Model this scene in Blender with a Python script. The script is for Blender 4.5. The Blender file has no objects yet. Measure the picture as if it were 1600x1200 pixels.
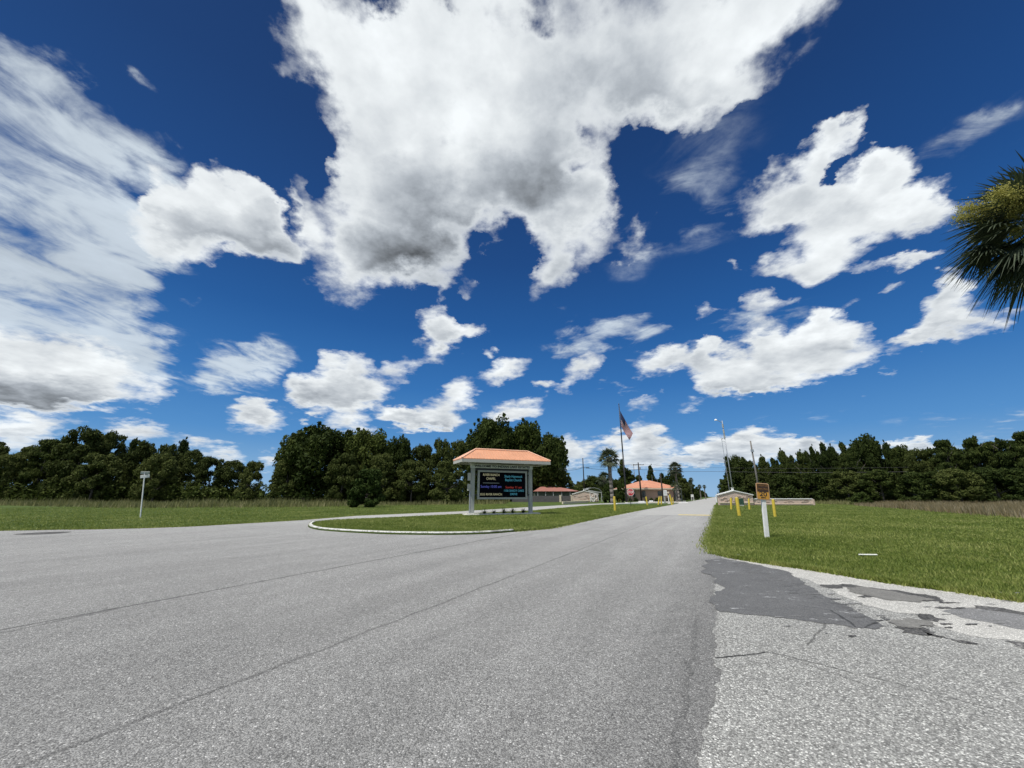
import bpy, math, random
import numpy as np
from mathutils import Vector, Matrix
from mathutils.geometry import tessellate_polygon
R = math.radians
random.seed(7)
scene = bpy.context.scene
COL = scene.collection
# ---------------------------------------------------------------- camera
F = 601.0; PITCH = math.atan(176.0/601.0); CH = 1.5
cam = bpy.data.objects.new('camera', bpy.data.cameras.new('camera'))
COL.objects.link(cam)
cam.location = (0, 0, CH); cam.rotation_euler = (math.pi/2 + PITCH, 0, 0)
cam.data.sensor_width = 36.0; cam.data.lens = 36.0*F/1600.0
cam.data.clip_start = 0.05; cam.data.clip_end = 6000
scene.camera = cam
cp, sp = math.cos(PITCH), math.sin(PITCH)

def ray(px, py):                      # survey of the photograph: pixel -> world direction
    x = (px-800)/F; y = (600-py)/F
    return Vector((x, cp - y*sp, sp + y*cp))
def G(px, py, z=0.0):                 # where that sight line meets the ground
    d = ray(px, py); t = (z-CH)/d.z
    return Vector((d.x*t, d.y*t, z))
def P(px, py, Y):                     # where it meets the plane at distance Y
    d = ray(px, py); t = Y/d.y
    return Vector((d.x*t, Y, CH + d.z*t))
# ---------------------------------------------------------------- tagging
def tag(o, label=None, cat=None, group=None, kind=None):
    if label: o['label'] = label
    if cat: o['category'] = cat
    if group: o['group'] = group
    if kind: o['kind'] = kind
    return o
def thing(name, label, cat, loc=(0, 0, 0), rz=0.0, group=None):
    o = bpy.data.objects.new(name, None); COL.objects.link(o)
    o.location = loc; o.rotation_euler = (0, 0, rz); o.empty_display_size = 0.3
    return tag(o, label, cat, group)
def copy_tree(o, parent=None):
    c = o.copy(); COL.objects.link(c)
    if parent is not None: c.parent = parent
    for ch in list(o.children): copy_tree(ch, c)
    return c
ORD = ['first','second','third','fourth','fifth','sixth','seventh','eighth','ninth','tenth','eleventh','twelfth',
 'thirteenth','fourteenth','fifteenth','sixteenth','seventeenth','eighteenth','nineteenth','twentieth',
 'twenty-first','twenty-second','twenty-third','twenty-fourth','twenty-fifth','twenty-sixth','twenty-seventh','twenty-eighth','twenty-ninth','thirtieth',
 'thirty-first','thirty-second','thirty-third','thirty-fourth','thirty-fifth','thirty-sixth','thirty-seventh','thirty-eighth','thirty-ninth','fortieth']
# ---------------------------------------------------------------- mesh builder
class MB:
    def __init__(s): s.v = []; s.f = []; s.mi = []
    def add(s, vs, fs, m=0):
        b = len(s.v); s.v += [tuple(v) for v in vs]
        s.f += [tuple(b+i for i in f) for f in fs]; s.mi += [m]*len(fs); return s
    def box(s, c, d, rz=0, m=0, M=None):
        x, y, z = d[0]/2, d[1]/2, d[2]/2
        vs = [Vector((a*x, b*y, e*z)) for a in (-1,1) for b in (-1,1) for e in (-1,1)]
        Rm = Matrix.Rotation(rz, 3, 'Z') if M is None else M
        vs = [Rm @ v + Vector(c) for v in vs]
        return s.add(vs, [(0,1,3,2),(4,6,7,5),(0,4,5,1),(2,3,7,6),(0,2,6,4),(1,5,7,3)], m)
    def bbox(s, c, d, b=0.02, rz=0, m=0):       # box with chamfered vertical and top edges
        x, y, z = d[0]/2, d[1]/2, d[2]/2
        ring = [(-x+b,-y),(x-b,-y),(x,-y+b),(x,y-b),(x-b,y),(-x+b,y),(-x,y-b),(-x,-y+b)]
        ring2 = [(a*(1-b/x), e*(1-b/y)) for a, e in ring]
        Rm = Matrix.Rotation(rz, 3, 'Z')
        vs = [Rm@Vector((a,e,-z))+Vector(c) for a,e in ring]+[Rm@Vector((a,e,z-b))+Vector(c) for a,e in ring]+[Rm@Vector((a,e,z))+Vector(c) for a,e in ring2]
        fs = [tuple(range(7,-1,-1)), tuple(range(16,24))]
        for k in (0,8):
            for i in range(8): j=(i+1)%8; fs.append((k+i,k+j,k+8+j,k+8+i))
        return s.add(vs, fs, m)
    def tube(s, p0, p1, r0, r1=None, n=10, m=0, caps=True):
        r1 = r0 if r1 is None else r1
        p0, p1 = Vector(p0), Vector(p1); a = (p1-p0).normalized()
        u = a.cross(Vector((0,0,1)) if abs(a.z) < .9 else Vector((1,0,0))).normalized(); w = a.cross(u)
        vs = []
        for p, r in ((p0, r0), (p1, r1)):
            for i in range(n):
                t = 2*math.pi*i/n; vs.append(p + u*(r*math.cos(t)) + w*(r*math.sin(t)))
        fs = [(i, (i+1)%n, n+(i+1)%n, n+i) for i in range(n)]
        if caps: fs += [tuple(range(n-1,-1,-1)), tuple(range(n, 2*n))]
        return s.add(vs, fs, m)
    def path(s, pts, r, n=6, m=0):
        for a, b in zip(pts[:-1], pts[1:]): s.tube(a, b, r if not callable(r) else r(a), None, n, m)
        return s
    def prism(s, poly, z0, z1, m=0):            # poly = list of (x, y)
        n = len(poly); vs = [(x,y,z0) for x,y in poly]+[(x,y,z1) for x,y in poly]
        tris = tessellate_polygon([[Vector((x,y,0)) for x,y in poly]])
        fs = [(i,(i+1)%n,n+(i+1)%n,n+i) for i in range(n)]
        fs += [tuple(n+i for i in t) for t in tris] + [tuple(reversed(t)) for t in tris]
        return s.add(vs, fs, m)
    def build(s, name, mat, parent=None, smooth=False, loc=None):
        me = bpy.data.meshes.new(name); me.from_pydata(s.v, [], s.f)
        mats = mat if isinstance(mat, (list, tuple)) else [mat]
        for q in mats: me.materials.append(q)
        if len(mats) > 1: me.polygons.foreach_set('material_index', s.mi)
        if smooth: me.polygons.foreach_set('use_smooth', [True]*len(s.f))
        me.update()
        import bmesh
        bm = bmesh.new(); bm.from_mesh(me); bmesh.ops.recalc_face_normals(bm, faces=bm.faces); bm.to_mesh(me); bm.free()
        o = bpy.data.objects.new(name, me); COL.objects.link(o)
        if parent is not None: o.parent = parent
        if loc is not None: o.location = loc
        return o
def np_mesh(name, verts, nper, mat, parent=None, smooth=False):
    """verts (N*nper,3): N separate faces of nper corners"""
    verts = np.asarray(verts, dtype=np.float32).reshape(-1, 3); nv = len(verts); nf = nv//nper
    me = bpy.data.meshes.new(name)
    me.vertices.add(nv); me.vertices.foreach_set('co', verts.ravel())
    me.loops.add(nv); me.loops.foreach_set('vertex_index', np.arange(nv, dtype=np.int32))
    me.polygons.add(nf); me.polygons.foreach_set('loop_start', np.arange(0, nv, nper, dtype=np.int32))
    me.materials.append(mat); me.update(); me.validate()
    o = bpy.data.objects.new(name, me); COL.objects.link(o)
    if parent is not None: o.parent = parent
    return o
def sheet(name, pts, z, mat, kind='structure'):  # flat polygon
    tris = tessellate_polygon([[Vector((p[0],p[1],0)) for p in pts]])
    me = bpy.data.meshes.new(name); me.from_pydata([(p[0],p[1],z) for p in pts], [], [tuple(t) for t in tris])
    import bmesh
    bm = bmesh.new(); bm.from_mesh(me); bmesh.ops.recalc_face_normals(bm, faces=bm.faces)
    for f in bm.faces:
        if f.normal.z < 0: f.normal_flip()
    bm.to_mesh(me); bm.free()
    me.materials.append(mat); o = bpy.data.objects.new(name, me); COL.objects.link(o)
    if kind: o['kind'] = kind
    return o
def text_mesh(txt, size, mat, align='CENTER', ext=0.004, width=None, name='lettering', parent=None, loc=(0,0,0), rot=(math.pi/2,0,0), bold=0.0):
    cu = bpy.data.curves.new(name, 'FONT'); cu.body = txt; cu.size = size; cu.align_x = align; cu.align_y = 'CENTER'
    cu.extrude = ext; cu.offset = bold; cu.resolution_u = 3
    t = bpy.data.objects.new('tmp', cu); COL.objects.link(t)
    bpy.context.view_layer.update()
    me = bpy.data.meshes.new_from_object(t.evaluated_get(bpy.context.evaluated_depsgraph_get()))
    bpy.data.objects.remove(t); me.name = name
    if width and len(me.vertices):
        xs = [v.co.x for v in me.vertices]; w = max(xs)-min(xs); k = width/w
        for v in me.vertices: v.co.x *= k
    me.materials.clear(); me.materials.append(mat)
    o = bpy.data.objects.new(name, me); COL.objects.link(o); o.parent = parent; o.location = loc; o.rotation_euler = rot
    return o
# ---------------------------------------------------------------- node helper
class NT:
    def __init__(s, nt): s.t = nt; s.n = nt.nodes; s.l = nt.links
    def new(s, typ, ins=None, **kw):
        nd = s.n.new(typ)
        for k, v in kw.items(): setattr(nd, k, v)
        if ins:
            for k, v in ins.items(): s.put(nd.inputs[k], v)
        return nd
    def put(s, sock, v):
        if v is None: return
        if isinstance(v, bpy.types.NodeSocket): s.l.new(v, sock)
        elif isinstance(v, bpy.types.Node): s.l.new(v.outputs[0], sock)
        else:
            if hasattr(sock.default_value, '__len__') and not hasattr(v, '__len__'): v = [v]*len(sock.default_value)
            if hasattr(sock.default_value, '__len__') and len(sock.default_value) == 4 and len(v) == 3: v = (*v, 1)
            sock.default_value = v
    def m(s, op, a, b=None, c=None, clamp=False):
        nd = s.n.new('ShaderNodeMath'); nd.operation = op; nd.use_clamp = clamp
        for i, q in enumerate((a, b, c)):
            if q is not None: s.put(nd.inputs[i], q)
        return nd.outputs[0]
    def vm(s, op, a, b=None, c=None, out=0):
        nd = s.n.new('ShaderNodeVectorMath'); nd.operation = op
        for i, q in enumerate((a, b, c)):
            if q is not None:
                if op == 'SCALE' and i == 1: s.put(nd.inputs['Scale'], q)
                else: s.put(nd.inputs[i], q)
        return nd.outputs['Value'] if op in ('DOT_PRODUCT','LENGTH','DISTANCE') else nd.outputs[0]
    def noise(s, vec, scale, detail=4, rough=.55, dist=0.0, out='Fac', lac=2.0):
        nd = s.new('ShaderNodeTexNoise'); s.put(nd.inputs['Vector'], vec)
        nd.inputs['Scale'].default_value = scale; nd.inputs['Detail'].default_value = detail
        nd.inputs['Roughness'].default_value = rough; nd.inputs['Distortion'].default_value = dist; nd.inputs['Lacunarity'].default_value = lac
        return nd.outputs[out]
    def voro(s, vec, scale, feature='F1', out='Color', rand=1.0):
        nd = s.new('ShaderNodeTexVoronoi', feature=feature); s.put(nd.inputs['Vector'], vec)
        nd.inputs['Scale'].default_value = scale; nd.inputs['Randomness'].default_value = rand
        return nd.outputs[out]
    def sstep(s, x, a, b):
        nd = s.n.new('ShaderNodeMapRange'); nd.interpolation_type = 'SMOOTHSTEP'
        s.put(nd.inputs[0], x); s.put(nd.inputs[1], a); s.put(nd.inputs[2], b); nd.inputs[3].default_value = 0; nd.inputs[4].default_value = 1
        return nd.outputs[0]
    def lin(s, x, a, b, c=0, d=1, clamp=True):
        nd = s.n.new('ShaderNodeMapRange'); nd.clamp = clamp
        for i, q in enumerate((x, a, b, c, d)): s.put(nd.inputs[i], q)
        return nd.outputs[0]
    def mix(s, f, a, b, mode='MIX'):
        nd = s.n.new('ShaderNodeMix'); nd.data_type = 'RGBA'; nd.blend_type = mode
        s.put(nd.inputs[0], f); s.put(nd.inputs[6], a); s.put(nd.inputs[7], b); return nd.outputs[2]
    def ramp(s, f, stops):
        nd = s.n.new('ShaderNodeValToRGB'); s.put(nd.inputs[0], f); cr = nd.color_ramp
        while len(cr.elements) < len(stops): cr.elements.new(0.5)
        for e, (p, c) in zip(cr.elements, stops): e.position = p; e.color = (*c, 1)
        return nd.outputs[0]
    def bump(s, h, strength=.5, dist=.01):
        nd = s.new('ShaderNodeBump'); s.put(nd.inputs['Height'], h); nd.inputs['Strength'].default_value = strength; nd.inputs['Distance'].default_value = dist
        return nd.outputs[0]
def material(name):
    m = bpy.data.materials.new(name); m.use_nodes = True; t = NT(m.node_tree)
    b = m.node_tree.nodes['Principled BSDF']
    return m, t, b
def geo_pos(t): return t.new('ShaderNodeNewGeometry').outputs['Position']
def obj_co(t): return t.new('ShaderNodeTexCoord').outputs['Object']
def simple(name, col, rough=.6, var=.12, scale=3.0, metal=0.0, bump=0.0, bscale=40, spec=.5):
    m, t, b = material(name); co = obj_co(t)
    n = t.noise(co, scale, 6, .6); n2 = t.noise(co, scale*9, 3, .6)
    f = t.m('ADD', t.m('MULTIPLY', n, .7), t.m('MULTIPLY', n2, .3))
    c = t.mix(t.lin(f, .3, .7), tuple(x*(1-var) for x in col), tuple(min(1, x*(1+var)) for x in col))
    t.put(b.inputs['Base Color'], c); b.inputs['Roughness'].default_value = rough; b.inputs['Metallic'].default_value = metal
    b.inputs['Specular IOR Level'].default_value = spec
    if bump: t.put(b.inputs['Normal'], t.bump(t.noise(co, bscale, 4, .6), bump, .01))
    return m
# ================================================================ SKY
SUN = Vector((-0.33, -0.27, 0.90)).normalized()
sun = bpy.data.objects.new('sun', bpy.data.lights.new('sun', 'SUN')); COL.objects.link(sun)
sun.data.energy = 4.6; sun.data.angle = R(0.55); sun.data.color = (1.0, 0.965, 0.91)
sun.rotation_euler = (-SUN).to_track_quat('-Z', 'Y').to_euler()
scene.view_settings.view_transform = 'Standard'; scene.view_settings.look = 'None'
scene.view_settings.exposure = 0.0; scene.view_settings.gamma = 1.0
world = bpy.data.worlds.new('World'); scene.world = world; world.use_nodes = True
W = NT(world.node_tree); W.n.clear()
wd = W.new('ShaderNodeTexCoord').outputs['Generated']
sky = W.new('ShaderNodeTexSky', sky_type='NISHITA', sun_disc=False)
sky.sun_elevation = math.asin(SUN.z); sky.sun_rotation = math.atan2(SUN.x, SUN.y)
sky.altitude = 0; sky.air_density = 1.0; sky.dust_density = 0.3; sky.ozone_density = 3.0
STREAK = -12
# cumulus lumps, surveyed as (azimuth-like) sight lines: px, py, half-width, half-height, tilt, weight
CUM = [
 # great cloud overhead
 (508,85,58,70,0,1,-.6),(588,190,72,100,0,1,-.6),(620,90,130,120,0,1,-.5),(760,70,170,140,0,.8,-.1),(930,70,190,130,0,.7,1.1),(1090,50,170,110,0,1,-.5),(1210,5,110,66,-30,1,-.6),
 (1085,150,60,60,0,1,-.3),(1020,140,70,60,0,1,.1),(720,220,190,120,0,.8,-.3),(860,200,120,105,0,.7,.9),(588,325,84,100,0,1,-.4),(690,335,140,100,0,1,1.7),(540,425,60,55,0,1,-.4),
 (480,345,32,58,0,1,-1),(845,300,100,76,0,1,.8),(890,360,70,70,0,.9,.7),(858,425,26,50,20,.8,.1),(935,305,30,50,0,.8,-.4),(640,400,110,46,0,1,1.3),(480,20,50,30,0,.5),(445,120,25,22,0,.6),(900,270,26,18,0,-.5),(700,30,26,12,30,-.5),(1120,185,26,12,-30,-.5),
 (790,-130,480,130,0,.7),(752,355,18,40,20,-.5),(802,385,30,50,10,-1.2),(745,395,30,36,0,-.55),(449,325,15,52,0,-1.1),(500,255,24,40,0,-.7),(470,180,24,40,0,-.5),(765,432,40,30,0,-1.0),(905,225,20,20,0,-.5),(1000,250,60,50,0,-.5),(600,20,40,20,0,-.7),(840,20,20,40,20,-.6),
 # cloud left of it
 (262,325,36,46,0,1,-.5),(242,368,40,30,0,1,0),(300,398,60,18,0,.8,.3),(432,312,34,28,0,1,-.4),(290,315,54,46,0,1,-.5),(300,345,60,40,0,1,-.2),(355,305,56,36,0,1,-.5),(400,305,40,30,0,1,-.5),(375,330,75,50,0,1,-.4),(415,355,55,45,10),(262,322,30,30,0),(440,385,35,25,30),(340,362,80,30,0),(452,402,20,14,0,.35),
 # lower left bank
 (40,570,110,50,0,1,-.5),(120,572,90,46,0,1,-.5),(165,588,50,36,0,1,-.4),(20,619,130,30,0,1,.7),(110,624,90,20,0,1,.8),(60,600,90,30,0,.7,.1),(-60,560,120,80,0),(230,612,32,28,20,.7),(75,662,70,16,0,.7),(10,668,60,18,0,.8),
 (25,690,60,22,0,.8),
 # low ones
 (400,655,46,28,0),(398,640,26,22,0),(212,674,64,20,0),(300,692,30,17,0,.9),(348,712,36,17,0),(420,722,22,16,0,.8),
 (505,608,52,30,0),(545,590,44,34,0),(575,615,40,24,0),(478,612,28,20,0),(530,625,70,18,0),(515,562,16,14,0,.6),(548,560,22,16,0,.5),
 (540,655,36,24,0),(484,648,18,9,0),(575,672,20,9,0,.7),
 (640,652,38,18,0),(690,640,44,26,-25),(718,605,24,22,0),(616,648,30,14,0),(735,632,14,10,0,.6),(680,658,50,12,0),(702,665,10,6,0,.6),
 (612,580,20,22,0,.6),(640,572,22,18,0,.5),(622,600,14,16,0,.4),
 (686,540,34,26,-20),(684,510,24,28,0),(705,525,28,20,0),(738,518,18,15,-20),
 (678,443,28,15,0,.8),(744,452,24,14,15,.8),(690,462,14,14,0,.4),
 (786,578,42,16,-20),(766,554,13,9,0,.6),(782,545,9,6,0,.5),
 (913,576,34,19,-18),(848,598,18,11,0),(878,605,14,16,0,.45),(845,620,16,10,0,.3),
 (805,640,42,19,-5),(790,650,30,10,0,.6),
 (995,705,40,26,0),(1010,678,26,26,0),(1036,688,26,15,0),(1010,722,50,14,0),(940,692,38,13,-8,.7),(885,695,22,18,20,.8),(900,715,34,22,0,.9),(965,682,18,12,0,.7),
 (1010,632,30,14,0,.45),(985,640,20,10,0,.3),(1035,612,12,8,0,.4),
 (1020,572,36,24,0),(1050,560,26,18,0),(1090,562,30,30,0),(1100,545,16,16,0),(1130,575,56,30,0),(1185,560,60,34,0),(1195,525,30,24,0),(1240,545,66,34,0),(1290,520,46,36,0),(1282,493,26,18,0),(1330,535,44,30,10),
 (1140,598,50,16,-8),(1230,592,80,18,-8),(1180,605,60,14,-8),(1110,608,26,14,0,.6),(1080,635,36,12,-12,.45),(1385,548,60,14,-8,.5),(1300,570,60,16,0),
 (1478,470,34,30,0),(1492,445,30,24,0),(1470,512,46,18,-15),(1440,532,32,15,-15),(1510,500,44,34,0,.7),(1550,508,30,12,0,.4),(1580,490,40,10,0,.35),
 # swan shaped cloud
 (1195,325,56,42,-15),(1250,290,60,46,-35),(1290,235,46,34,-45),(1312,192,34,24,-20),(1300,178,26,14,0,.8),(1340,205,16,16,0,.8),(1290,330,80,50,0),(1350,290,50,46,0),(1385,265,38,40,0),(1372,240,20,24,0,.8),
 (1370,330,90,40,0),(1430,335,50,34,10),(1480,345,40,22,0,.6),(1290,390,56,40,0),(1205,413,38,18,-10,.8),(1270,425,44,22,0,.9),(1150,412,14,8,0,.5),(1310,262,26,10,-40,-1.0),(1300,272,12,10,0,-.6),(1460,300,30,30,0,.45),
 (1390,411,54,13,-14),(1420,400,28,10,-10,.8),(1394,453,20,10,0,.6),(1452,433,12,8,0,.6),(1330,470,22,12,-20,.35),
 (1110,487,22,15,0,.6),(1175,478,26,20,0,.6),(1200,485,26,18,0,.5),(1232,470,14,12,-40,.4),
 (985,365,20,16,20,.42),(990,350,14,26,-10,.36),(980,395,22,16,0,.42),(1010,390,22,18,0,.34),(1030,337,18,10,0,.35),(985,285,14,20,0,.4),
 (1120,700,44,20,0),(1152,690,44,22,0),(1188,688,40,20,0),(1090,712,44,16,0),(1235,700,60,14,0,.9),(1262,695,24,14,0),(1150,715,120,14,0,.8),
 (1428,698,40,14,0,.9),(1445,690,20,10,0),(1395,700,20,9,0,.7),(1510,712,40,10,0,.6),(1352,625,36,8,-10,.35),(1384,584,14,8,0,.4),(1300,712,60,12,0,.6),
 # beyond the frame
 (-250,150,160,120,0),(-400,560,200,70,0),(1900,560,160,60,0),(2000,200,200,120,0),
]
CIR = [  # thin layered veil: same columns
 (20,260,130,130,30,1.3),(60,400,170,150,10,1.3),(120,500,150,120,0,1.2),(-60,300,160,260,0,1.3),(200,560,70,60,20,.9),(150,300,110,60,40,.75),(200,390,80,60,20,.75),(110,200,90,40,35,.6),(40,110,70,40,30,.5),
 (185,190,90,34,35,.8),(225,235,80,40,35,.8),(255,320,40,60,0,.5),(265,210,34,16,30,.5),(100,120,90,34,35,.8),(170,140,40,18,35,.4),(200,105,36,10,25,.4),(200,345,60,30,20,.6),(240,400,60,30,20,.6),(280,115,14,20,50,.25),(310,200,30,14,30,.2),
 (375,575,64,34,10,.75),(330,585,50,24,-10,.7),(420,560,36,34,10,.6),(352,610,20,14,0,.6),(298,480,18,20,0,.4),(305,465,16,8,0,.35),
 (950,515,80,22,-10,.72),(900,545,70,16,-8,.62),(1010,530,40,18,-15,.5),(1130,515,90,26,-15,.55),(1200,500,70,18,-15,.45),(860,490,40,10,0,.3),(1045,505,14,8,0,.5),
 (1080,340,110,60,-10,.2),(990,380,50,50,0,.25),(1500,210,70,24,-15,.24),(1550,190,60,30,0,.2),(1450,260,60,30,-30,.18),
 (1100,250,90,120,-20,.16),(1560,650,200,14,-4,.33),(1500,695,300,14,-4,.4),(1240,650,80,8,-5,.2),(940,605,70,5,0,.35),(500,640,160,10,0,.2),
]
# fractal domain warp: soft at large scale, cauliflower at small scale
zc = W.new('ShaderNodeSeparateXYZ', {0: wd}).outputs['Z']
inv = W.m('DIVIDE', 1.0, W.m('ADD', W.m('MAXIMUM', zc, 0.0), 0.22))
cc = W.vm('SCALE', wd, inv)                      # finer grain towards the horizon
w1 = W.noise(cc, 2.6, 3, .5, out='Color'); w2 = W.noise(cc, 8.0, 8, .59, out='Color')
warp = W.vm('ADD', W.vm('SCALE', W.vm('SUBTRACT', w1, (.5,.5,.5)), .09), W.vm('SCALE', W.vm('SUBTRACT', w2, (.5,.5,.5)), .19))
amp = W.m('ADD', W.m('MULTIPLY', W.m('MAXIMUM', zc, 0.0), .80), .24)
wq = W.vm('ADD', wd, W.vm('SCALE', warp, amp))
def frame_of(b):
    px, py, rx, ry, rot = b[:5]; a = R(rot); c = ray(px, py).normalized()
    ex, ey = (math.cos(a), math.sin(a)), (-math.sin(a), math.cos(a))
    u = (ray(px+rx*ex[0], py+rx*ex[1]).normalized() - ray(px-rx*ex[0], py-rx*ex[1]).normalized())*.5
    v = (ray(px+ry*ey[0], py+ry*ey[1]).normalized() - ray(px-ry*ey[0], py-ry*ey[1]).normalized())*.5
    su, sv = u.length, v.length
    v = (v - u*(v.dot(u)/u.dot(u))).normalized(); u.normalize(); n = u.cross(v).normalized()
    M = Matrix((u, v, n)).transposed()
    return c, M.to_euler('XYZ'), (su, sv, 1.3), v*(1.0/sv), M
GROW_C, GROW_W = 1.30, 1.35
def prep(blobs, grow):
    o = []
    for b in blobs:
        b = list(b); b[2] *= grow; b[3] *= grow
        c, eu, sc, dv, M = frame_of(b); o.append((c, eu, sc, dv, M, b[5] if len(b) > 5 else 1.0, b[6] if len(b) > 6 else 0.0))
    return o
PC, PW = prep(CUM, GROW_C), prep(CIR, GROW_W)
def in_cell(bl, pts):
    c, eu, sc, dv, M, w, dk = bl
    q = (pts - np.array(c)) @ np.array(M) / np.array(sc)
    return (np.einsum('ij,ij->i', q, q) < 1.04).any()
def field(W, vec, blobs, tilt):
    acc = None; low = None
    for i, (c, eu, sc, dv, M, w, dk) in enumerate(blobs):
        if i and i % 8 == 0:       # keeps the node order sequential so the shader stack stays small
            vec = W.vm('MULTIPLY_ADD', acc, (1e-12, 1e-12, 1e-12), vec)
        g = W.n.new('ShaderNodeTexGradient'); g.gradient_type = 'SPHERICAL'; W.l.new(vec, g.inputs[0])
        tm = g.texture_mapping; tm.vector_type = 'TEXTURE'; tm.translation = c; tm.rotation = eu; tm.scale = sc
        s = g.outputs[1]
        acc = W.m('MULTIPLY', s, w) if acc is None else W.m('MULTIPLY_ADD', s, w, acc)
        if tilt:
            v = W.vm('DOT_PRODUCT', vec, tuple(dv))
            if dk: v = W.m('ADD', v, dk)
            low = W.m('MULTIPLY', s, v) if low is None else W.m('MULTIPLY_ADD', s, v, low)
    return acc, low
det = W.noise(cc, 4.2, 9, .58); det2 = W.noise(W.vm('ADD', cc, (-.02, -.01, .075)), 4.2, 5, .55)
fine = W.noise(cc, 15.0, 6, .6)
big = W.noise(cc, 1.5, 4, .5)
relief = W.m('MULTIPLY', W.m('SUBTRACT', det, det2), .85)
# veil of thin streaky cloud; streaks run obliquely across the sky
ip = W.m('DIVIDE', 1.0, W.m('ADD', W.m('MAXIMUM', zc, 0), .12))
pl = W.vm('MULTIPLY', W.vm('SCALE', wd, ip), (1, 1, 0))
def plane(px, py):
    d = ray(px, py).normalized(); return Vector((d.x, d.y, 0))/(d.z+.12)
def streak(p, q):
    e = (plane(*q)-plane(*p)).normalized(); f = Vector((-e.y, e.x, 0))
    return W.new('ShaderNodeCombineXYZ', {0: W.m('MULTIPLY', W.vm('DOT_PRODUCT', pl, tuple(e)), 2.3), 1: W.m('MULTIPLY', W.vm('DOT_PRODUCT', pl, tuple(f)), 3.7)}).outputs[0]
s1 = streak((60, 180), (260, 310)); s2 = streak((1000, 535), (1180, 500))
rt = W.m('GREATER_THAN', W.vm('DOT_PRODUCT', wd, tuple(Vector((1, -.0, 0)))), -.12)
mv = W.n.new('ShaderNodeMix'); mv.data_type = 'VECTOR'; W.l.new(rt, mv.inputs[0]); W.l.new(s1, mv.inputs[4]); W.l.new(s2, mv.inputs[5])
sc_ = mv.outputs[1]
sn = W.noise(sc_, 2.0, 8, .6, .7)
sn2 = W.noise(sc_, .8, 4, .5, .4)
# clear air: Nishita, deepened overhead and paler low down
skc = W.vm('SCALE', sky.outputs[0], .075)
air = W.ramp(zc, [(0.0, (.27,.47,.70)), (.06, (.17,.38,.67)), (.14, (.075,.27,.61)), (.26, (.028,.168,.48)), (.40, (.012,.102,.345)), (.55, (.008,.064,.24)), (.72, (.006,.043,.17)), (.92, (.005,.031,.125))])
clear = W.mix(.88, skc, air)
SHARED = dict(wq=wq, zc=zc, det=det, fine=fine, big=big, relief=relief, sn=sn, sn2=sn2, clear=clear)
TYPES = dict(wq='NodeSocketVector', clear='NodeSocketColor')
NG = [0]
def sector(cum, cir):
    NG[0] += 1
    gt = bpy.data.node_groups.new('sky_sector', 'ShaderNodeTree')
    for k in SHARED: gt.interface.new_socket(k, in_out='INPUT', socket_type=TYPES.get(k, 'NodeSocketFloat'))
    gt.interface.new_socket('sky', in_out='OUTPUT', socket_type='NodeSocketShader')
    T = NT(gt); gi = T.n.new('NodeGroupInput'); S = {k: gi.outputs[k] for k in SHARED}
    col = S['clear']
    if cir:
        Fw, _ = field(T, S['wq'], cir, False)
        Fw = T.m('MINIMUM', Fw, 1.0)
        Dw = T.m('MULTIPLY_ADD', T.m('SUBTRACT', S['sn'], .5), 2.0, T.m('MULTIPLY_ADD', T.m('SUBTRACT', S['det'], .5), 1.9, T.m('MULTIPLY_ADD', T.m('SUBTRACT', S['sn2'], .5), 2.1, Fw)))
        aw = T.m('MULTIPLY', T.sstep(Dw, .1, 1.1), T.sstep(Fw, .0, .3))
        wl = T.m('MULTIPLY_ADD', T.m('SUBTRACT', S['sn'], .5), .3, T.m('MULTIPLY_ADD', T.m('SUBTRACT', S['big'], .5), .5, T.m('MULTIPLY_ADD', T.m('SUBTRACT', S['det'], .5), .35, .80)))
        col = T.mix(T.m('MULTIPLY', aw, .86), col, T.vm('SCALE', (.80, .90, .98), wl))
    if cum:
        Fc, Lc = field(T, S['wq'], cum, True)
        Dc = T.m('MULTIPLY_ADD', T.m('SUBTRACT', S['det'], .5), 1.35, Fc)
        Dc = T.m('MULTIPLY_ADD', T.m('SUBTRACT', S['fine'], .5), .8, Dc)
        Dc = T.m('MULTIPLY', Dc, T.sstep(Fc, .02, .24))
        alpha = T.sstep(Dc, .12, .92)
        vavg = T.m('DIVIDE', Lc, T.m('ADD', T.m('ABSOLUTE', Fc), .12))
        thick = T.sstep(Dc, .45, 1.7)
        shade = T.m('MULTIPLY_ADD', vavg, .85, .30)
        shade = T.m('MULTIPLY_ADD', T.m('SUBTRACT', S['big'], .5), 1.2, shade)
        shade = T.m('MAXIMUM', shade, 0.0)
        shade = T.m('MULTIPLY', T.m('DIVIDE', shade, T.m('MULTIPLY_ADD', shade, .42, 1.0)), thick)
        lum = T.m('SUBTRACT', T.m('ADD', .88, S['relief']), T.m('MULTIPLY', shade, .92))
        lum = T.m('MINIMUM', T.m('MAXIMUM', lum, .12), 1.0)
        cl = T.mix(T.sstep(lum, .3, .95), (.86, .95, 1.06), (.94, .985, 1.01))
        col = T.mix(alpha, col, T.vm('SCALE', cl, lum))
    hz = T.m('MULTIPLY', T.sstep(S['zc'], .13, .0), .45)
    col = T.mix(hz, col, (.30, .50, .76))
    bgn = T.new('ShaderNodeBackground', {0: T.vm('SCALE', col, 10.0), 1: 0.1}).outputs[0]
    go = T.n.new('NodeGroupOutput'); T.l.new(bgn, go.inputs[0])
    gn = W.n.new('ShaderNodeGroup'); gn.node_tree = gt
    for k, v in SHARED.items(): W.l.new(v, gn.inputs[k])
    return gn.outputs[0]
ws = W.new('ShaderNodeSeparateXYZ', {0: wq}); az = W.m('ARCTAN2', ws.outputs['X'], ws.outputs['Y']); wz = ws.outputs['Z']
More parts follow.
